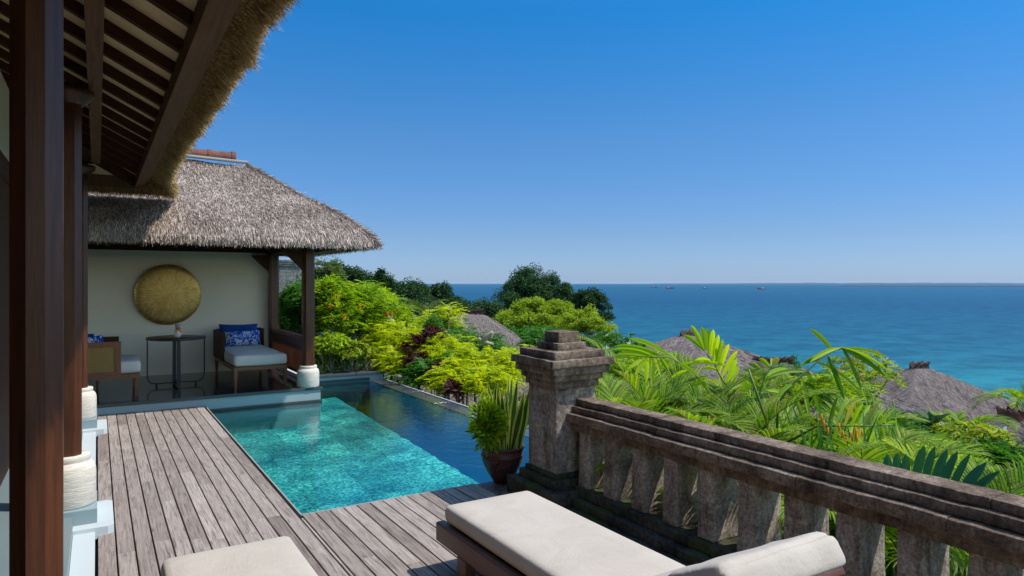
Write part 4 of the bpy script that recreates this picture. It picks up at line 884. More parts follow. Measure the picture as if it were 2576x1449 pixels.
tree('tall round leaved shrub touching the right side of the pavilion post', at(822, 690, 13.0), (.42, .5, 1.0), 'bright_leaf', nl=9000, ls=.08, clumps=34, cat='shrub', name='shrub', group=HG, gz=0, cr=.3)
pinnate('shrub', 'bright green feathery bush with orange blossoms behind the planter', 'shrub', at(880, 815, 13.4), (.75, .7, .85), 1700, 'bright_leaf', L=.22, lf=.075, group=HG, gz=0, layers=False, npair=5, flowers=[('orange_petal', [at(845, 745, 12.6), at(832, 768, 12.4), at(905, 768, 12.7), at(868, 800, 12.3)])])
pinnate('shrub', 'light green bush with a red blossom and white blossoms on its right side', 'shrub', at(950, 830, 14.2), (.72, .7, .72), 1300, 'bright_leaf', L=.22, lf=.07, group=HG, gz=-.6, layers=False, npair=5, flowers=[('red_petal', [at(966, 786, 13.3), at(971, 790, 13.3), at(985, 792, 13.4)]), ('white_petal', [at(980, 800, 13.4), at(986, 812, 13.4), at(984, 806, 13.3)])])
whorls('shrub', 'pointed leaf bush with starry shoots standing tallest against the dark trees', 'shrub', at(905, 765, 14.4), (.85, .7, .42), 130, 12, .16, .035, 'bright_leaf', group=HG, gz=-.3)
whorls('shrub', 'mottled yellow green bush low beside the white post base', 'shrub', at(835, 885, 11.9), (.42, .35, .33), 300, 9, .07, .03, 'bright_leaf', group=HG, gz=.03)
whorls('shrub', 'low mottled bush in the middle of the planter', 'shrub', at(885, 895, 12.0), (.40, .3, .28), 220, 9, .07, .03, 'frangi_leaf', group=HG, gz=.03)
def grassy(label, base, nl, L, wd, pal, name='spider_plant', cat='plant', group=None, lean=.9, bend=.9):
    t = thing(name, label, cat, base, group); m = MB()
    for k in range(nl):
        a_ = random.uniform(0, 6.28); l_ = random.uniform(.2, lean); V = strap(Vector(base)+Vector((math.cos(a_), math.sin(a_), 0))*.03, (math.cos(a_)*l_, math.sin(a_)*l_, 1), (0, 0, 1), L*random.uniform(.7, 1.15), wd, bend*random.uniform(.5, 1.3), 6)
        for i in range(6): m.add([V[i*4], V[i*4+3], V[i*4+7], V[i*4+4]], [(0, 1, 2, 3)], 0, True)
    m.build('leaves', pal, t); return t
SP = 'striped grassy plants in the planter'
grassy('striped grassy plant at the right end of the planter, spilling over its corner', (3.98, 11.86, 0), 60, .62, .028, 'spider_leaf', group=SP)
grassy('striped grassy plant in the planter centre among mottled leaves', (3.55, 11.9, 0), 46, .55, .026, 'spider_leaf', group=SP)
grassy('upright striped grassy plant close to the white post base', (3.18, 11.95, 0), 34, .50, .024, 'spider_leaf', group=SP, lean=.5)
for lab, x, y, d, r3, n_, pal_ in (('low leafy bush right behind the white post base', 822, 905, 12.1, (.30, .28, .24), 420, 'bright_leaf'), ('low bush between the striped grassy plants of the planter', 868, 910, 12.2, (.34, .28, .22), 420, 'mid_leaf'), ('small yellow green bush at the planter end by the striped grass', 918, 905, 12.4, (.34, .28, .24), 420, 'frangi_leaf')):
    pinnate('planter_bush', lab, 'shrub', at(x, y, d), r3, n_, pal_, L=.12, lf=.045, group='low bushes in the planter', gz=.0, layers=False, stems=False, npair=5)
for lab, bx_, n_ in (('short striped grassy tuft left of the planter centre', 3.36, 36), ('loose striped grassy tuft next to the planter end', 3.78, 44)): grassy(lab, (bx_, 11.84, 0), n_, .46, .022, 'spider_leaf', group=SP)
# lime shrubs beyond the infinity edge
LG = 'lime green shrubs beyond the pool edge'
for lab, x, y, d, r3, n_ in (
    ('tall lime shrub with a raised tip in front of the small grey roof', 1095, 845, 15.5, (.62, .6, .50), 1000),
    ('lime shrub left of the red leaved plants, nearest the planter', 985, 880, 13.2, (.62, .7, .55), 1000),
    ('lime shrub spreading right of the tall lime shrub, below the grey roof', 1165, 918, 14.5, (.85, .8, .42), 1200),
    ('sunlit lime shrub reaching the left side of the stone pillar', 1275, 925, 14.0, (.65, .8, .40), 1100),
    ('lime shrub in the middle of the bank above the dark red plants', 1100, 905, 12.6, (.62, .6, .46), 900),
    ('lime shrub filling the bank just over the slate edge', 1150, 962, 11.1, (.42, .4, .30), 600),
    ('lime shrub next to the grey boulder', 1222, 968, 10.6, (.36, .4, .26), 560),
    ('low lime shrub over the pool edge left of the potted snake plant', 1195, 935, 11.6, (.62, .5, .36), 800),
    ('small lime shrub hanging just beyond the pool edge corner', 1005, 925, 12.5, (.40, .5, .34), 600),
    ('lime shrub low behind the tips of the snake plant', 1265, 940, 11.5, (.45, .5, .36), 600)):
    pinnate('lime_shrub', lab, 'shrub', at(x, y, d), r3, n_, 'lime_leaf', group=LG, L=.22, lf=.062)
pinnate('lime_shrub', 'thin lime sprig standing up before the dark trees', 'shrub', at(1128, 788, 15.0), (.20, .2, .16), 46, 'lime_leaf', group=LG, L=.28, lf=.08, gz=-1.2)
MG = 'mid green bushes filling the bank beyond the pool'
for lab, x, y, d, r3, n_ in (
    ('mid green bush behind the red leaved plants', 1050, 870, 14.8, (1.0, .8, .6), 1000),
    ('mid green bush filling the bank right of the red leaves', 1175, 905, 13.6, (.9, .7, .55), 900),
    ('mid green bush under the yellow green tree by the pillar', 1375, 888, 17.0, (.6, .7, .6), 1000),
    ('mid green bush low at the foot of the lime bank', 1120, 950, 11.8, (.7, .5, .36), 700)):
    pinnate('bush', lab, 'shrub', at(x, y, d), r3, n_, 'mid_leaf', group=MG, L=.22, lf=.07)
RG = 'dark red leaved cordylines on the bank'
for lab, x, y, d, r3, n_ in (
    ('tall dark red cordyline in the middle of the lime bank', 1085, 850, 12.4, (.20, .2, .22), 16),
    ('dark red cordyline left of the tall one, lower', 1045, 875, 12.3, (.22, .2, .2), 18),
    ('dark red cordyline leaning over the pool edge at left', 1055, 915, 12.0, (.28, .2, .2), 22),
    ('crimson cordyline just above the slate pool edge', 1105, 950, 11.4, (.26, .2, .2), 24),
    ('brownish red cordyline by the grey thatch at the pool edge', 1155, 985, 10.4, (.26, .2, .14), 24)):
    whorls('cordyline', lab, 'plant', at(x, y, d), r3, n_, 14, .17, .035, 'red_leaf', group=RG, gz=T(*at(x, y, d)[:2]), bark='bark')
m = MB(); m.tube([at(995, 945, 11.9), at(1010, 953, 11.7), at(1030, 962, 11.5), at(1050, 966, 11.5)], [.045, .05, .045, .03], 8); m.build('fallen_branch', 'pale_bark', **tg('cut brown branch lying beyond the far pool corner', 'branch'))
m = MB(); m.tube([at(1210, 860, 12.9), at(1222, 848, 12.9), at(1238, 836, 12.8)], [.05, .045, .035], 8); m.tube([at(1202, 852, 12.9), at(1216, 860, 12.9), at(1240, 866, 13)], [.04, .04, .03], 8); m.build('pruned_branch', 'pale_bark', **tg('pale pruned branch stump poking out of the lime shrubs', 'branch'))
m = MB(); q = P(1245, 985, 9.6); m.rbox(q.x-.16, q.x+.42, q.y-.3, q.y+.45, -1.8, q.z-.14, r=.2, seg=.08, amp=.08, ns=3); m.build('boulder', 'rock', **tg('large grey boulder beyond the pool edge behind the potted plant', 'rock'))
# weathered wall behind the pavilion
t = thing('garden_wall', 'weathered grey stone wall behind the pavilion railing', 'wall', (3.3, 14.4, -.5)); m = MB(); m.box(2.4, 3.75, 14.4, 14.6, -1, 2.0); m.build('wall', 'grey_wall', t); m = MB()
for k in range(3): m.box(2.38, 3.78, 14.37-.012*k, 14.63, 2.002+.045*k, 2.045+.045*k)
m.build('coping', 'grey_wall', t)

# ------------------------------------------------------------------ thatched roofs down the hill
def house(label, apex, half, hgt, ridge, yaw=0., tiles=True, gable=False, n=26000, cap='burnt_tile', crown=True):
    ax_, ay_, az = apex; gz = min(T(ax_, ay_), az-hgt-1.0)-.3; t = thing('thatched_house', label, 'house', (ax_, ay_, gz), 'thatched roofs down the hill'); ca, sa = math.cos(yaw), math.sin(yaw)
    def tr_(p_): p_ = np.asarray(p_, float).reshape(-1, 3); return np.stack([ax_+p_[:, 0]*ca-p_[:, 1]*sa, ay_+p_[:, 0]*sa+p_[:, 1]*ca, p_[:, 2]], 1)
    hx, hy = half; prof = [(0, 1), (.06, .955), (.25, .78), (.5, .52), (.75, .26), (.93, .07), (1, -.03)]; m = MB(); V = []
    for u, zf in prof:
        ex, ey = ridge+(hx-ridge)*u, .05+hy*u; z = az-hgt*(1-zf); ring = []
        for k in range(12): ring.append((-ex+2*ex*k/12, -ey, z))
        for k in range(12): ring.append((ex, -ey+2*ey*k/12, z))
        for k in range(12): ring.append((ex-2*ex*k/12, ey, z))
        for k in range(12): ring.append((-ex, ey-2*ey*k/12, z))
        V += [(a, b_, c_+.05*noise.noise(Vector((a*1.2+ax_, b_*1.2, c_)))) for a, b_, c_ in ring]
    m.add(tr_(V), [(j*48+i, (j+1)*48+i, (j+1)*48+(i+1) % 48, j*48+(i+1) % 48) for j in range(len(prof)-1) for i in range(48)], smooth=True); m.build('roof', 'far_thatch_base', t)
    u = np.sqrt(rng.random(n)); zf = np.interp(u, [a for a, _ in prof], [b_ for _, b_ in prof]); s_ = rng.integers(0, 4, n); w_ = rng.uniform(-1, 1, n)*1.0; ex, ey = ridge+(hx-ridge)*u, .05+hy*u
    X = np.where(s_ == 0, w_*ex, np.where(s_ == 1, ex, np.where(s_ == 2, w_*ex, -ex))); Y = np.where(s_ == 0, -ey, np.where(s_ == 1, w_*ey, np.where(s_ == 2, ey, w_*ey)))
    dx = np.where(s_ == 1, 1., np.where(s_ == 3, -1., 0)); dy = np.where(s_ == 0, -1., np.where(s_ == 2, 1., 0)); Z = az-hgt*(1-zf)+.015
    hyp = rng.normal(0, .15, n); dv = np.stack([dx+hyp, dy+hyp*.8, -hgt/hy*np.ones(n)+rng.normal(.08, .12, n)], 1)
    p_ = tr_(np.stack([X, Y, Z], 1)); d_ = np.stack([dv[:, 0]*ca-dv[:, 1]*sa, dv[:, 0]*sa+dv[:, 1]*ca, dv[:, 2]], 1); v_, q_ = blades(p_, d_, rng.uniform(.07, .18, n), rng.uniform(.007, .014, n), .02); fast('roof_straw', v_, q_, 'far_thatch', t)
    m = MB(); b_ = tr_([(x_, y_, 0) for x_, y_ in ((-hx*.7, -hy*.7), (hx*.7, -hy*.7), (hx*.7, hy*.7), (-hx*.7, hy*.7))]); m.prism([(q[0], q[1]) for q in b_], gz, az-hgt*.85); m.build('wall', 'cream_wall', t)
    m = MB(); k = max(3, int((ridge*2+.3)/.16))
    for i in range(k):
        x_ = -ridge-.12+(2*ridge+.24)*(i+.5)/k; h_ = .13+.05*abs(i-(k-1)/2)/(k/2)
        for y_ in (-.06, .06):
            q = tr_([(x_-.07, y_-.05, az-.05), (x_+.07, y_-.05, az-.05), (x_+.07, y_+.05, az-.05), (x_-.07, y_+.05, az-.05), (x_-.09, y_*1.6, az+h_*.55), (x_+.05, y_*1.6, az+h_), (x_+.09, y_*2.2, az+h_*.9), (x_-.05, y_*2, az+h_*.45)])
            m.add(q, [(0, 3, 2, 1), (4, 5, 6, 7), (0, 1, 5, 4), (1, 2, 6, 5), (2, 3, 7, 6), (3, 0, 4, 7)])
    if crown: m.build('ridge_cap', cap, t)
    return t
house('small grey thatched roof among lime shrubs, left of centre', at(1185, 788, 22), (3.6, 3.6), 2.35, .30, R(-28), cap='burnt_tile')
house('thatched roof with a dark crowned peak just right of the stone pillar', at(1731, 842, 18), (4.2, 4.2), 2.05, .12, R(10))
house('thatched roof with a short flat dark ridge behind the tall palms', at(1942, 912, 17.5), (3.6, 3.2), 1.7, .42, R(-38))
house('largest thatched roof at right with a dark crowned peak against turquoise water', at(2312, 922, 19), (6.0, 5.4), 3.7, .12, R(-20), n=46000)
house('lower thatched roof in front of the largest one', at(2190, 990, 14.5), (2.6, 2.4), 1.25, .15, R(12), crown=False)
house('thatched roof peak with rusty ridge tiles at the far right edge', at(2548, 1046, 14.0), (2.6, 2.6), 1.7, .18, R(60), cap='terracotta')
house('grey thatched roof half hidden behind the bright bush left of centre', at(1045, 868, 19), (2.6, 2.6), 1.5, .2, R(15), n=12000)

# ------------------------------------------------------------------ palms and garden beyond the balustrade
def frond(m, base, d, L, arch, nlf, ll, lw, droop=.6, v=.5, mi=0, rad=.008, start=.18, seg=4, fan=.75, kink=None, roll=0.):
    d = Vector(d).normalized(); p_ = Vector(base); st = 14; pts = [p_.copy()]; dv = d.copy()
    for i in range(st): dv = (dv+Vector((0, 0, -arch/st))).normalized(); p_ = p_+dv*L/st; pts.append(p_.copy())
    m.tube(pts, [rad*(1-.75*i/st) for i in range(st+1)], 5, 1)
    for k in range(nlf):
        u = start+(1-start)*(k+.5)/nlf; f_ = u*st; i = min(int(f_), st-1); q = pts[i].lerp(pts[i+1], f_-i); ax = (pts[i+1]-pts[i]).normalized(); sd = ax.cross(Vector((0, 0, 1)))
        if sd.length < .05: sd = ax.orthogonal()
        sd.normalize(); up = sd.cross(ax); 
        if roll: sd, up = sd*math.cos(roll)+up*math.sin(roll), up*math.cos(roll)-sd*math.sin(roll)
        env = math.sin(math.pi*min(1, .18+.82*(u-start)/(1-start)*.97))**.55
        for s_ in (-1, 1):
            l_ = ll*env*random.uniform(.88, 1.08); dd = (ax*(fan+.55*u)+sd*s_*(1.0-.35*u)+up*v+Vector((random.uniform(-.06, .06), random.uniform(-.06, .06), random.uniform(-.06, .06)))).normalized()
            r0 = q.copy(); side = dd.cross(up).normalized(); V = []
            for j in range(seg+1):
                w_ = lw*(.55, 1, .9, .6, .05)[min(4, int(round(j*4/seg)))]/2; V += [tuple(r0-side*w_), tuple(r0+up*w_*.35), tuple(r0+side*w_)]
                dd = (dd+Vector((0, 0, -droop/seg*(.3+j*.45)))).normalized(); r0 = r0+dd*l_/seg
            m.add(V, [q2 for j in range(seg) for q2 in ((3*j, 3*j+1, 3*j+4, 3*j+3), (3*j+1, 3*j+2, 3*j+5, 3*j+4))], mi, False)
def palm(label, crown, nf, L, pal='palm_leaf', ll=.30, lw=.022, nlf=24, arch=1.3, droop=.6, tilt=(.25, 1.0), group=None, gz=None, azr=(0, 6.283), stems=5, rise=.9, v=.45, stub=.5):
    cx, cy, cz = crown; gz = T(cx, cy)-.1 if gz is None else gz; t = thing('palm', label, 'palm', (cx, cy, gz), group)
    for k in range(nf):
        a_ = azr[0]+(azr[1]-azr[0])*(k+random.uniform(-.3, .3))/nf; tl = random.uniform(*tilt); m = MB(); d = (math.cos(a_)*tl, math.sin(a_)*tl, rise)
        b_ = (cx+math.cos(a_)*.05, cy+math.sin(a_)*.05, cz-stub*random.uniform(.6, 1.2)); frond(m, b_, d, L*random.uniform(.8, 1.12), arch*random.uniform(.8, 1.2), nlf, ll, lw, droop, v); m.build('frond', [pal, 'palm_stem'], t)
    m = MB()
    for k in range(stems): a_ = k*6.28/stems; m.tube([(cx+.16*math.cos(a_), cy+.16*math.sin(a_), gz), (cx+.04*math.cos(a_), cy+.04*math.sin(a_), cz-stub*.6)], [.028, .016], 6)
    m.build('trunk', 'palm_stem', t); return t
PG = 'areca palms crowding behind the balustrade'
for lab, x, y, d, nf, L, kw_ in (
    ('dark feathery palm right behind the stone pillar', 1555, 960, 6.4, 13, .95, dict(pal='palm_leaf', ll=.26, lw=.016, nlf=30)),
    ('dark green palm against the right face of the pillar cap', 1575, 985, 5.7, 12, .8, dict(pal='palm_leaf', ll=.26, lw=.015, nlf=30)),
    ('medium palm in front of the roof peak next to the pillar', 1645, 965, 6.8, 12, 1.0, dict(pal='palm_leaf', ll=.30, lw=.02, nlf=26)),
    ('palm with fine lime fronds low at the left end of the rail', 1600, 1030, 5.4, 12, .70, dict(pal='palm_lime', ll=.24, lw=.016, nlf=26)),
    ('bushy green palm second from the pillar along the rail', 1690, 1010, 5.9, 14, .95, dict(ll=.28, lw=.018, nlf=28)),
    ('drooping palm whose fronds arch over the middle of the rail', 1850, 1040, 5.4, 15, 1.0, dict(ll=.30, lw=.019, nlf=28, droop=.9)),
    ('fine leaved palm touching the rail left of the orange flowers', 1960, 1110, 4.4, 13, .75, dict(ll=.26, lw=.013, nlf=30, droop=1.1)),
    ('tall green palm behind the orange flowers', 2075, 1050, 6.0, 14, .9, dict(ll=.32, lw=.022, nlf=26)),
    ('dense palm right of the orange flowers, close to the rail', 2170, 1125, 4.9, 14, .8, dict(ll=.30, lw=.018, nlf=26)),
    ('sunlit palm between the frangipani and the dark blue green frond', 2240, 1120, 4.6, 12, .72, dict(ll=.26, lw=.016, nlf=26, pal='palm_lime')),
    ('palm at the right part of the rail with long drooping leaflets', 2420, 1230, 3.9, 11, .70, dict(ll=.28, lw=.017, nlf=24, droop=1.0)),
    ('bright lime palm at the right edge above the rail', 2530, 1215, 4.4, 12, .85, dict(pal='palm_lime', ll=.27, lw=.015, nlf=28, arch=.9)),
    ('deep green palm set back behind the drooping palm', 1790, 1020, 7.8, 13, 1.2, dict(ll=.34, lw=.028, nlf=24)),
    ('shaded green palm between the two roofs at right', 2060, 1110, 7.6, 12, .95, dict(ll=.34, lw=.026, nlf=24))):
    q = at(x, y, d); palm(lab, (q[0], q[1], q[2]-.08), nf+8, L*1.0, group=PG, **kw_)
palm('small round topped palm in front of the largest thatched roof', at(2415, 1068, 11.5), 12, .85, pal='palm_leaf', ll=.26, lw=.03, nlf=26, arch=2.0, droop=.5, group='garden palms near the far roofs', stub=.1, tilt=(.5, 1.1))
palm('palm crown at the far right edge above the water line', at(2575, 1012, 16), 11, 1.1, pal='palm_leaf', ll=.3, lw=.035, nlf=22, arch=1.8, droop=.5, group='garden palms near the far roofs', stub=.1)
palm('dull green palm behind the tall lime shrub', at(1065, 790, 21), 10, 1.2, pal='olive_leaf', ll=.32, lw=.03, nlf=20, arch=1.4, droop=.6, group='garden palms near the far roofs', stub=.1)
# the tall young fishtail palm with broad ribs
t = thing('broad_leaf_palm', 'tall palm with broad glowing lime leaflets fanned upright', 'palm', (*at(1850, 1060, 6.0)[:2], T(*at(1850, 1060, 6)[:2])), 'broad leaved palms over the balustrade')
def rib(t, pts, leafs, pal, w0=.045, name='frond', rad=.011):
    m = MB(); P3 = [Vector(q) for q in pts]; m.tube(P3, [rad*(1-.6*i/(len(P3)-1)) for i in range(len(P3))], 6, 1)
    for (b_, e_, w_) in leafs:
        b_, e_ = Vector(b_), Vector(e_); ax = (e_-b_); L = ax.length; dd = ax.normalized(); view = (b_-Vector((0, 0, H))).normalized(); sd = dd.cross(view).normalized(); nn = sd.cross(dd); V = []; S = 6
        tw = random.uniform(-.45, .45); sd = (sd*math.cos(tw)+nn*math.sin(tw)).normalized(); nn = sd.cross(dd)
        PF = (.35, .75, .95, 1, .97, .80, .12) if pal != 'palm_teal' else (.7, .95, 1, 1, .95, .7, .12)
        for j in range(S+1):
            u = j/S; c_ = b_+dd*L*u-Vector((0, 0, 1))*L*.07*u*u*2+Vector((0, 0, 1))*L*.14*u*(1-u); ww = w_*PF[j]/2; V += [tuple(c_-sd*ww), tuple(c_+nn*ww*.35), tuple(c_+sd*ww)]
        m.add(V, [q2 for j in range(S) for q2 in ((3*j, 3*j+1, 3*j+4, 3*j+3), (3*j+1, 3*j+2, 3*j+5, 3*j+4))], 0, False)
    m.build(name, [pal, 'palm_stem'], t)
def Z(x, y): return 1513.9+.2089*x, 794.8+.2089*y
def Y_(x, y): return 1968.2+.2873*x, 870.5+.2873*y
def tf(t, cv, rach, lv, d0, pal, wd=.040, dv=.2, **k):
    base = [at(*cv(x, y), d) for x, y, d in rach]; L = []
    for (a, b, c, e) in lv:
        dd = d0+random.uniform(-dv, dv); L.append((at(*cv(a, b), d0), at(*cv(c, e), dd), wd*random.uniform(.85, 1.15)))
    rib(t, base, L, pal, **k)
tf(t, Z, [(1980, 1400, 5.95), (1790, 1150, 5.9), (1600, 960, 5.9), (1440, 760, 5.9), (1340, 560, 5.9), (1225, 410, 5.9)], [(1228, 412, 1068, 55), (1228, 415, 983, 180), (1247, 412, 1198, 80), (1290, 450, 1266, 95), (1305, 485, 1342, 105), (1340, 560, 1402, 160), (1375, 620, 1452, 222), (1405, 700, 1526, 262), (1440, 750, 1636, 350), (1500, 850, 1622, 450), (1555, 910, 1646, 535), (1620, 1000, 1768, 640), (1660, 1040, 1800, 760), (1330, 560, 1120, 500), (1380, 650, 1190, 590)], 5.9, 'palm_lime', .046)
tf(t, Z, [(1980, 1400, 5.95), (1600, 1100, 5.85), (1250, 830, 5.8), (1000, 600, 5.8), (820, 500, 5.8), (470, 492, 5.8)], [(815, 495, 328, 172), (745, 492, 158, 272), (700, 492, 85, 318), (620, 490, 120, 330), (565, 490, 178, 402), (520, 492, 110, 440), (475, 495, 158, 468), (525, 497, 262, 655), (540, 497, 395, 695), (552, 497, 528, 770), (600, 497, 622, 742), (645, 497, 710, 700), (695, 500, 808, 655), (900, 560, 1160, 690), (950, 590, 1500, 520), (1050, 660, 820, 720), (1150, 740, 1300, 900), (1230, 800, 1080, 820)], 5.8, 'palm_lime', .036)
tf(t, Z, [(1990, 1400, 5.9), (1880, 1000, 5.85), (1960, 720, 5.85), (2050, 600, 5.85)], [(1965, 725, 1755, 525), (1960, 740, 1690, 590), (1975, 715, 1835, 505), (2020, 630, 1895, 475), (2050, 600, 2050, 470), (2058, 600, 2125, 480), (1985, 720, 2250, 580), (1990, 740, 2480, 590), (1950, 790, 2200, 640), (1900, 880, 1650, 640), (1890, 900, 2180, 880)], 5.85, 'palm_leaf', .042)
MB().tube([at(1925, 1110, 6.0), (*at(1925, 1110, 6.0)[:2], T(*at(1925, 1110, 6)[:2]))], [.03, .05], 8).build('trunk', 'palm_stem', t)
t2 = thing('broad_leaf_palm', 'slender palm with a long arching rib curving right over the sea', 'palm', (*at(1975, 1120, 5.4)[:2], T(*at(1975, 1120, 5.4)[:2])), 'broad leaved palms over the balustrade')
tf(t2, Y_, [(-60, 900, 5.4), (-40, 500, 5.35), (60, 360, 5.3), (200, 230, 5.3), (330, 110, 5.3), (420, 55, 5.3), (520, 8, 5.3)], [(480, 30, 915, 30), (510, 12, 938, 165), (515, 20, 905, 212), (450, 45, 145, 140), (500, 15, 240, 90), (440, 50, 238, -195), (395, 90, 540, 425), (330, 112, 190, 130), (300, 140, 690, 345), (215, 215, 330, 560), (160, 265, 240, 600), (120, 305, 430, 420), (520, 10, 690, 330), (90, 330, -60, 420), (60, 360, 200, 640)], 5.3, 'palm_leaf', .034)
tf(t2, Y_, [(-60, 900, 5.4), (300, 700, 5.0), (700, 700, 4.9), (970, 690, 4.8)], [(400, 700, 480, 400), (470, 700, 560, 420), (540, 700, 640, 430), (600, 705, 700, 460), (660, 700, 770, 470), (720, 700, 830, 480), (780, 700, 890, 520), (840, 700, 940, 560), (900, 695, 1000, 640), (500, 705, 420, 850), (620, 705, 600, 850), (740, 705, 760, 840), (860, 700, 900, 830)], 4.9, 'palm_leaf', .026)
tf(t2, Z, [(1980, 1400, 5.3), (1970, 1240, 5.3), (1870, 950, 5.3), (1765, 645, 5.3)], [(1790, 720, 1757, 620, )], 5.3, 'palm_leaf', .016, rad=.018)
MB().tube([at(1968, 1120, 5.4), (*at(1968, 1120, 5.4)[:2], T(*at(1968, 1120, 5.4)[:2]))], [.02, .04], 8).build('trunk', 'palm_stem', t2)
t3 = thing('blue_green_palm', 'palm with dark blue green leaflets standing up in a row behind the rail', 'palm', (*at(2400, 1350, 3.9)[:2], T(*at(2400, 1350, 3.9)[:2])), 'broad leaved palms over the balustrade')
tf(t3, Y_, [(1500, 1500, 4.1), (1250, 1330, 4.1), (1000, 1250, 4.1), (850, 1240, 4.1)], [(925, 1240, 915, 900), (1000, 1250, 1000, 890), (1075, 1260, 1078, 895), (1140, 1270, 1240, 805), (1220, 1290, 1330, 815), (1290, 1320, 1440, 835), (1350, 1360, 1530, 845), (1420, 1400, 1640, 860), (1480, 1440, 1780, 940), (1500, 1470, 1900, 1010), (1500, 1490, 1990, 1120)], 4.1, 'palm_teal', .052, .05)
MB().tube([at(2400, 1300, 4.1), (*at(2400, 1300, 4.1)[:2], T(*at(2400, 1300, 4.1)[:2]))], [.015, .03], 8).build('trunk', 'palm_stem', t3)
# frangipani
FG = 'frangipani bushes with pink or white blossoms'
whorls('frangipani', 'yellowing frangipani with pink blossoms left of the largest roof', 'shrub', at(2165, 965, 12.5), (.85, .7, .55), 95, 9, .15, .045, 'frangi_leaf', ('pink_petal', 7, .06), FG, bark='stem_green')
whorls('frangipani', 'yellow green frangipani with white blossoms below the rusty ridge tiles', 'shrub', at(2435, 1125, 9.0), (.75, .6, .32), 90, 9, .13, .04, 'frangi_leaf', ('white_petal', 6, .05), FG, bark='stem_green')
whorls('frangipani', 'green frangipani with white blossoms just right behind the pillar top', 'shrub', at(1545, 885, 16), (.85, .7, .50), 110, 9, .16, .045, 'mid_leaf', ('white_petal', 12, .06), FG, bark='stem_green')
whorls('frangipani', 'yellow leaved frangipani glimpsed between the palms in front of the middle roof', 'shrub', at(1960, 1000, 11), (1.1, .6, .40), 90, 9, .14, .045, 'frangi_leaf', None, FG, bark='stem_green')
whorls('frangipani', 'low yellow leaved frangipani under the peaked roof next to the pillar', 'shrub', at(1740, 1000, 11.5), (.9, .6, .40), 80, 9, .14, .045, 'frangi_leaf', None, FG, bark='stem_green')
whorls('big_leaf_shrub', 'shrub with large round grey green leaves before the small palm', 'shrub', at(2350, 1095, 9.5), (.16, .16, .22), 7, 5, .26, .17, 'far_green', None, None, ups=.7, bark='stem_green')
GB = 'garden bushes in front of the far roofs'
for lab, x, y, d, r3, n_, pal_ in (
    ('bright garden bush right of the pillar, before the first peaked roof', 1625, 950, 12.0, (.75, .6, .42), 800, 'bright_leaf'),
    ('green garden bush below the flat dark ridge', 1985, 985, 12.5, (.85, .6, .42), 800, 'mid_leaf'),
    ('garden bush left of the lower thatched roof', 2090, 1010, 10.5, (.62, .5, .40), 700, 'bright_leaf'),
    ('garden bush covering the base of the lower thatched roof', 2225, 1095, 9.5, (.50, .5, .26), 600, 'mid_leaf'),
    ('yellow green garden bush between the big leaf shrub and the rail', 2340, 1160, 7.6, (.42, .4, .22), 600, 'bright_leaf'),
    ('green garden bush under the rusty ridge tiles at the right edge', 2500, 1165, 8.6, (.46, .4, .22), 600, 'mid_leaf')):
    pinnate('garden_bush', lab, 'shrub', at(x, y, d), r3, n_, pal_, L=.2, lf=.07, group=GB, layers=False, npair=5)
# heliconia with orange flowers
t = thing('heliconia', 'leafy heliconia with orange hanging flowers behind the rail', 'plant', (*at(2125, 1120, 4.7)[:2], -1.6)); m = MB()
for k in range(26):
    x_ = random.uniform(2030, 2230); b_ = Vector(at(x_, 1190, 4.9+random.uniform(-.3, .4))); V = strap(b_, (random.uniform(-.35, .35), random.uniform(-.35, .35), 1), (0, 1, .1), random.uniform(.35, .55), .05, random.uniform(.1, .7), 7)
    for i in range(7):
        m.add([V[i*4], V[i*4+3], V[i*4+7], V[i*4+4]], [(0, 1, 2, 3)], 0, True)
m.build('leaves', 'mid_leaf', t); m = MB()
for k in range(10): q = at(2035+20*k, 1180, 4.9); m.tube([(q[0], q[1], -1.6), q], .012, 5)
m.build('stem', 'stem_green', t)
for (x_, y_) in ((2072, 1067), (2082, 1085), (2110, 1075), (2120, 1094), (2141, 1098), (2152, 1085), (2155, 1103), (2168, 1090), (2066, 1052), (2131, 1110)):
    q = Vector(at(x_, y_, 4.45)); m = MB(); m.tube([q+Vector((0, 0, .03)), q, q-Vector((0, 0, .03))], [.003, .008, .002], 6); m.build('flower', 'orange_petal', t)
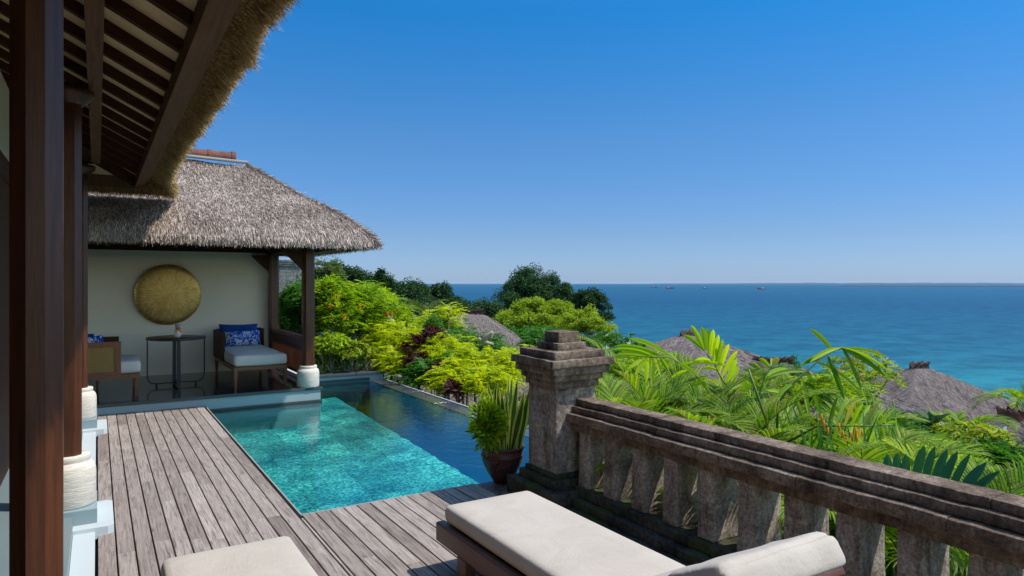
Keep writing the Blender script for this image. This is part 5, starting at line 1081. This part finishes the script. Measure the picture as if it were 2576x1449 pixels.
for lab, xa, xb, y_, d_, L_, n_ in (('tall strap leaved clump behind the middle of the rail', 1880, 2010, 1130, 5.6, .95, 46), ('strap leaved clump right of the orange flowers, standing high', 2190, 2300, 1150, 5.3, .80, 40), ('strap leaved clump low between the first palms and the pillar', 1620, 1760, 1060, 5.9, .70, 40), ('dark strap leaved clump under the broad leaved palm', 1760, 1880, 1080, 6.3, .95, 40)):
    q0_ = at((xa+xb)/2, y_, d_); t = thing('strap_leaf_clump', lab, 'plant', (q0_[0], q0_[1], T(q0_[0], q0_[1])), 'strap leaved clumps among the palms'); m = MB()
    for k in range(n_):
        b_ = Vector(at(random.uniform(xa, xb), y_+60, d_+random.uniform(-.3, .3))); V = strap(b_, (random.uniform(-.5, .5), random.uniform(-.5, .5), 1), (0, 1, .1), L_*random.uniform(.6, 1.05), random.uniform(.025, .045), random.uniform(.5, 1.9), 8)
        for i in range(8): m.add([V[i*4], V[i*4+3], V[i*4+7], V[i*4+4]], [(0, 1, 2, 3)], 0, True)
    m.build('leaves', 'palm_leaf' if 'dark' not in lab else 'mid_leaf', t); MB().tube([(q0_[0], q0_[1], T(q0_[0], q0_[1])), (q0_[0], q0_[1], q0_[2]-.1)], [.05, .03], 6).build('stem', 'stem_green', t)
# low green undergrowth hiding the slope between rail and roofs
for nm, lab, n, x0, x1, y0, y1, zo, hh, ls_, pal in (('undergrowth', 0, 16000, 3.5, 6.2, -1.5, 4.6, .0, 1.9, .13, 'mid_leaf'), ('undergrowth', 0, 16000, 6.0, 15, -2, 16, .0, 1.3, .22, 'mid_leaf'), ('undergrowth', 0, 14000, 2.9, 6.2, 12.4, 17.5, .0, 3.0, .11, 'mid_leaf'), ('undergrowth', 0, 18000, 2.5, 14, 16, 30, .0, 4.2, .24, 'far_green'), ('undergrowth', 0, 12000, 4.5, 9, 6, 17, .0, 1.25, .16, 'mid_leaf'), ('undergrowth', 0, 18000, 12, 50, 0, 60, .0, 3.2, .5, 'dark_leaf')):
    X = rng.uniform(x0, x1, n); Y = rng.uniform(y0, y1, n); Z = np.array([T(a, b_)+(hh*(.6+.5*noise.noise(Vector((a*.8, b_*.8, 0))))) for a, b_ in zip(X, Y)])-rng.random(n)**1.5*hh*.6
    if y1 == 4.6: Z = np.minimum(Z, .45+.12*rng.normal(size=n))
    v_, q_ = leaves(np.stack([X, Y, Z], 1), rs(n)+np.array((0, 0, .3)), rs(n)+np.array((0, 0, 1)), ls_*rng.uniform(.7, 1.4, n), ls_*.4); fast('undergrowth', v_, q_, pal, None, kind='stuff')

# ------------------------------------------------------------------ air between here and the horizon
HZ = MB(); HZ.box(-26000, 26000, -26000, 26000, SEA-30, 60); n = N('haze_air'); vp = n.n('ShaderNodeVolumePrincipled'); vp.inputs['Color'].default_value = (.62, .80, 1, 1); vp.inputs['Density'].default_value = 1.6e-5; vp.inputs['Anisotropy'].default_value = 0.1
n.l(vp.outputs[0], n.out.inputs[1]); M['haze_air'] = n.m; HZ.build('haze', 'haze_air', kind='stuff')
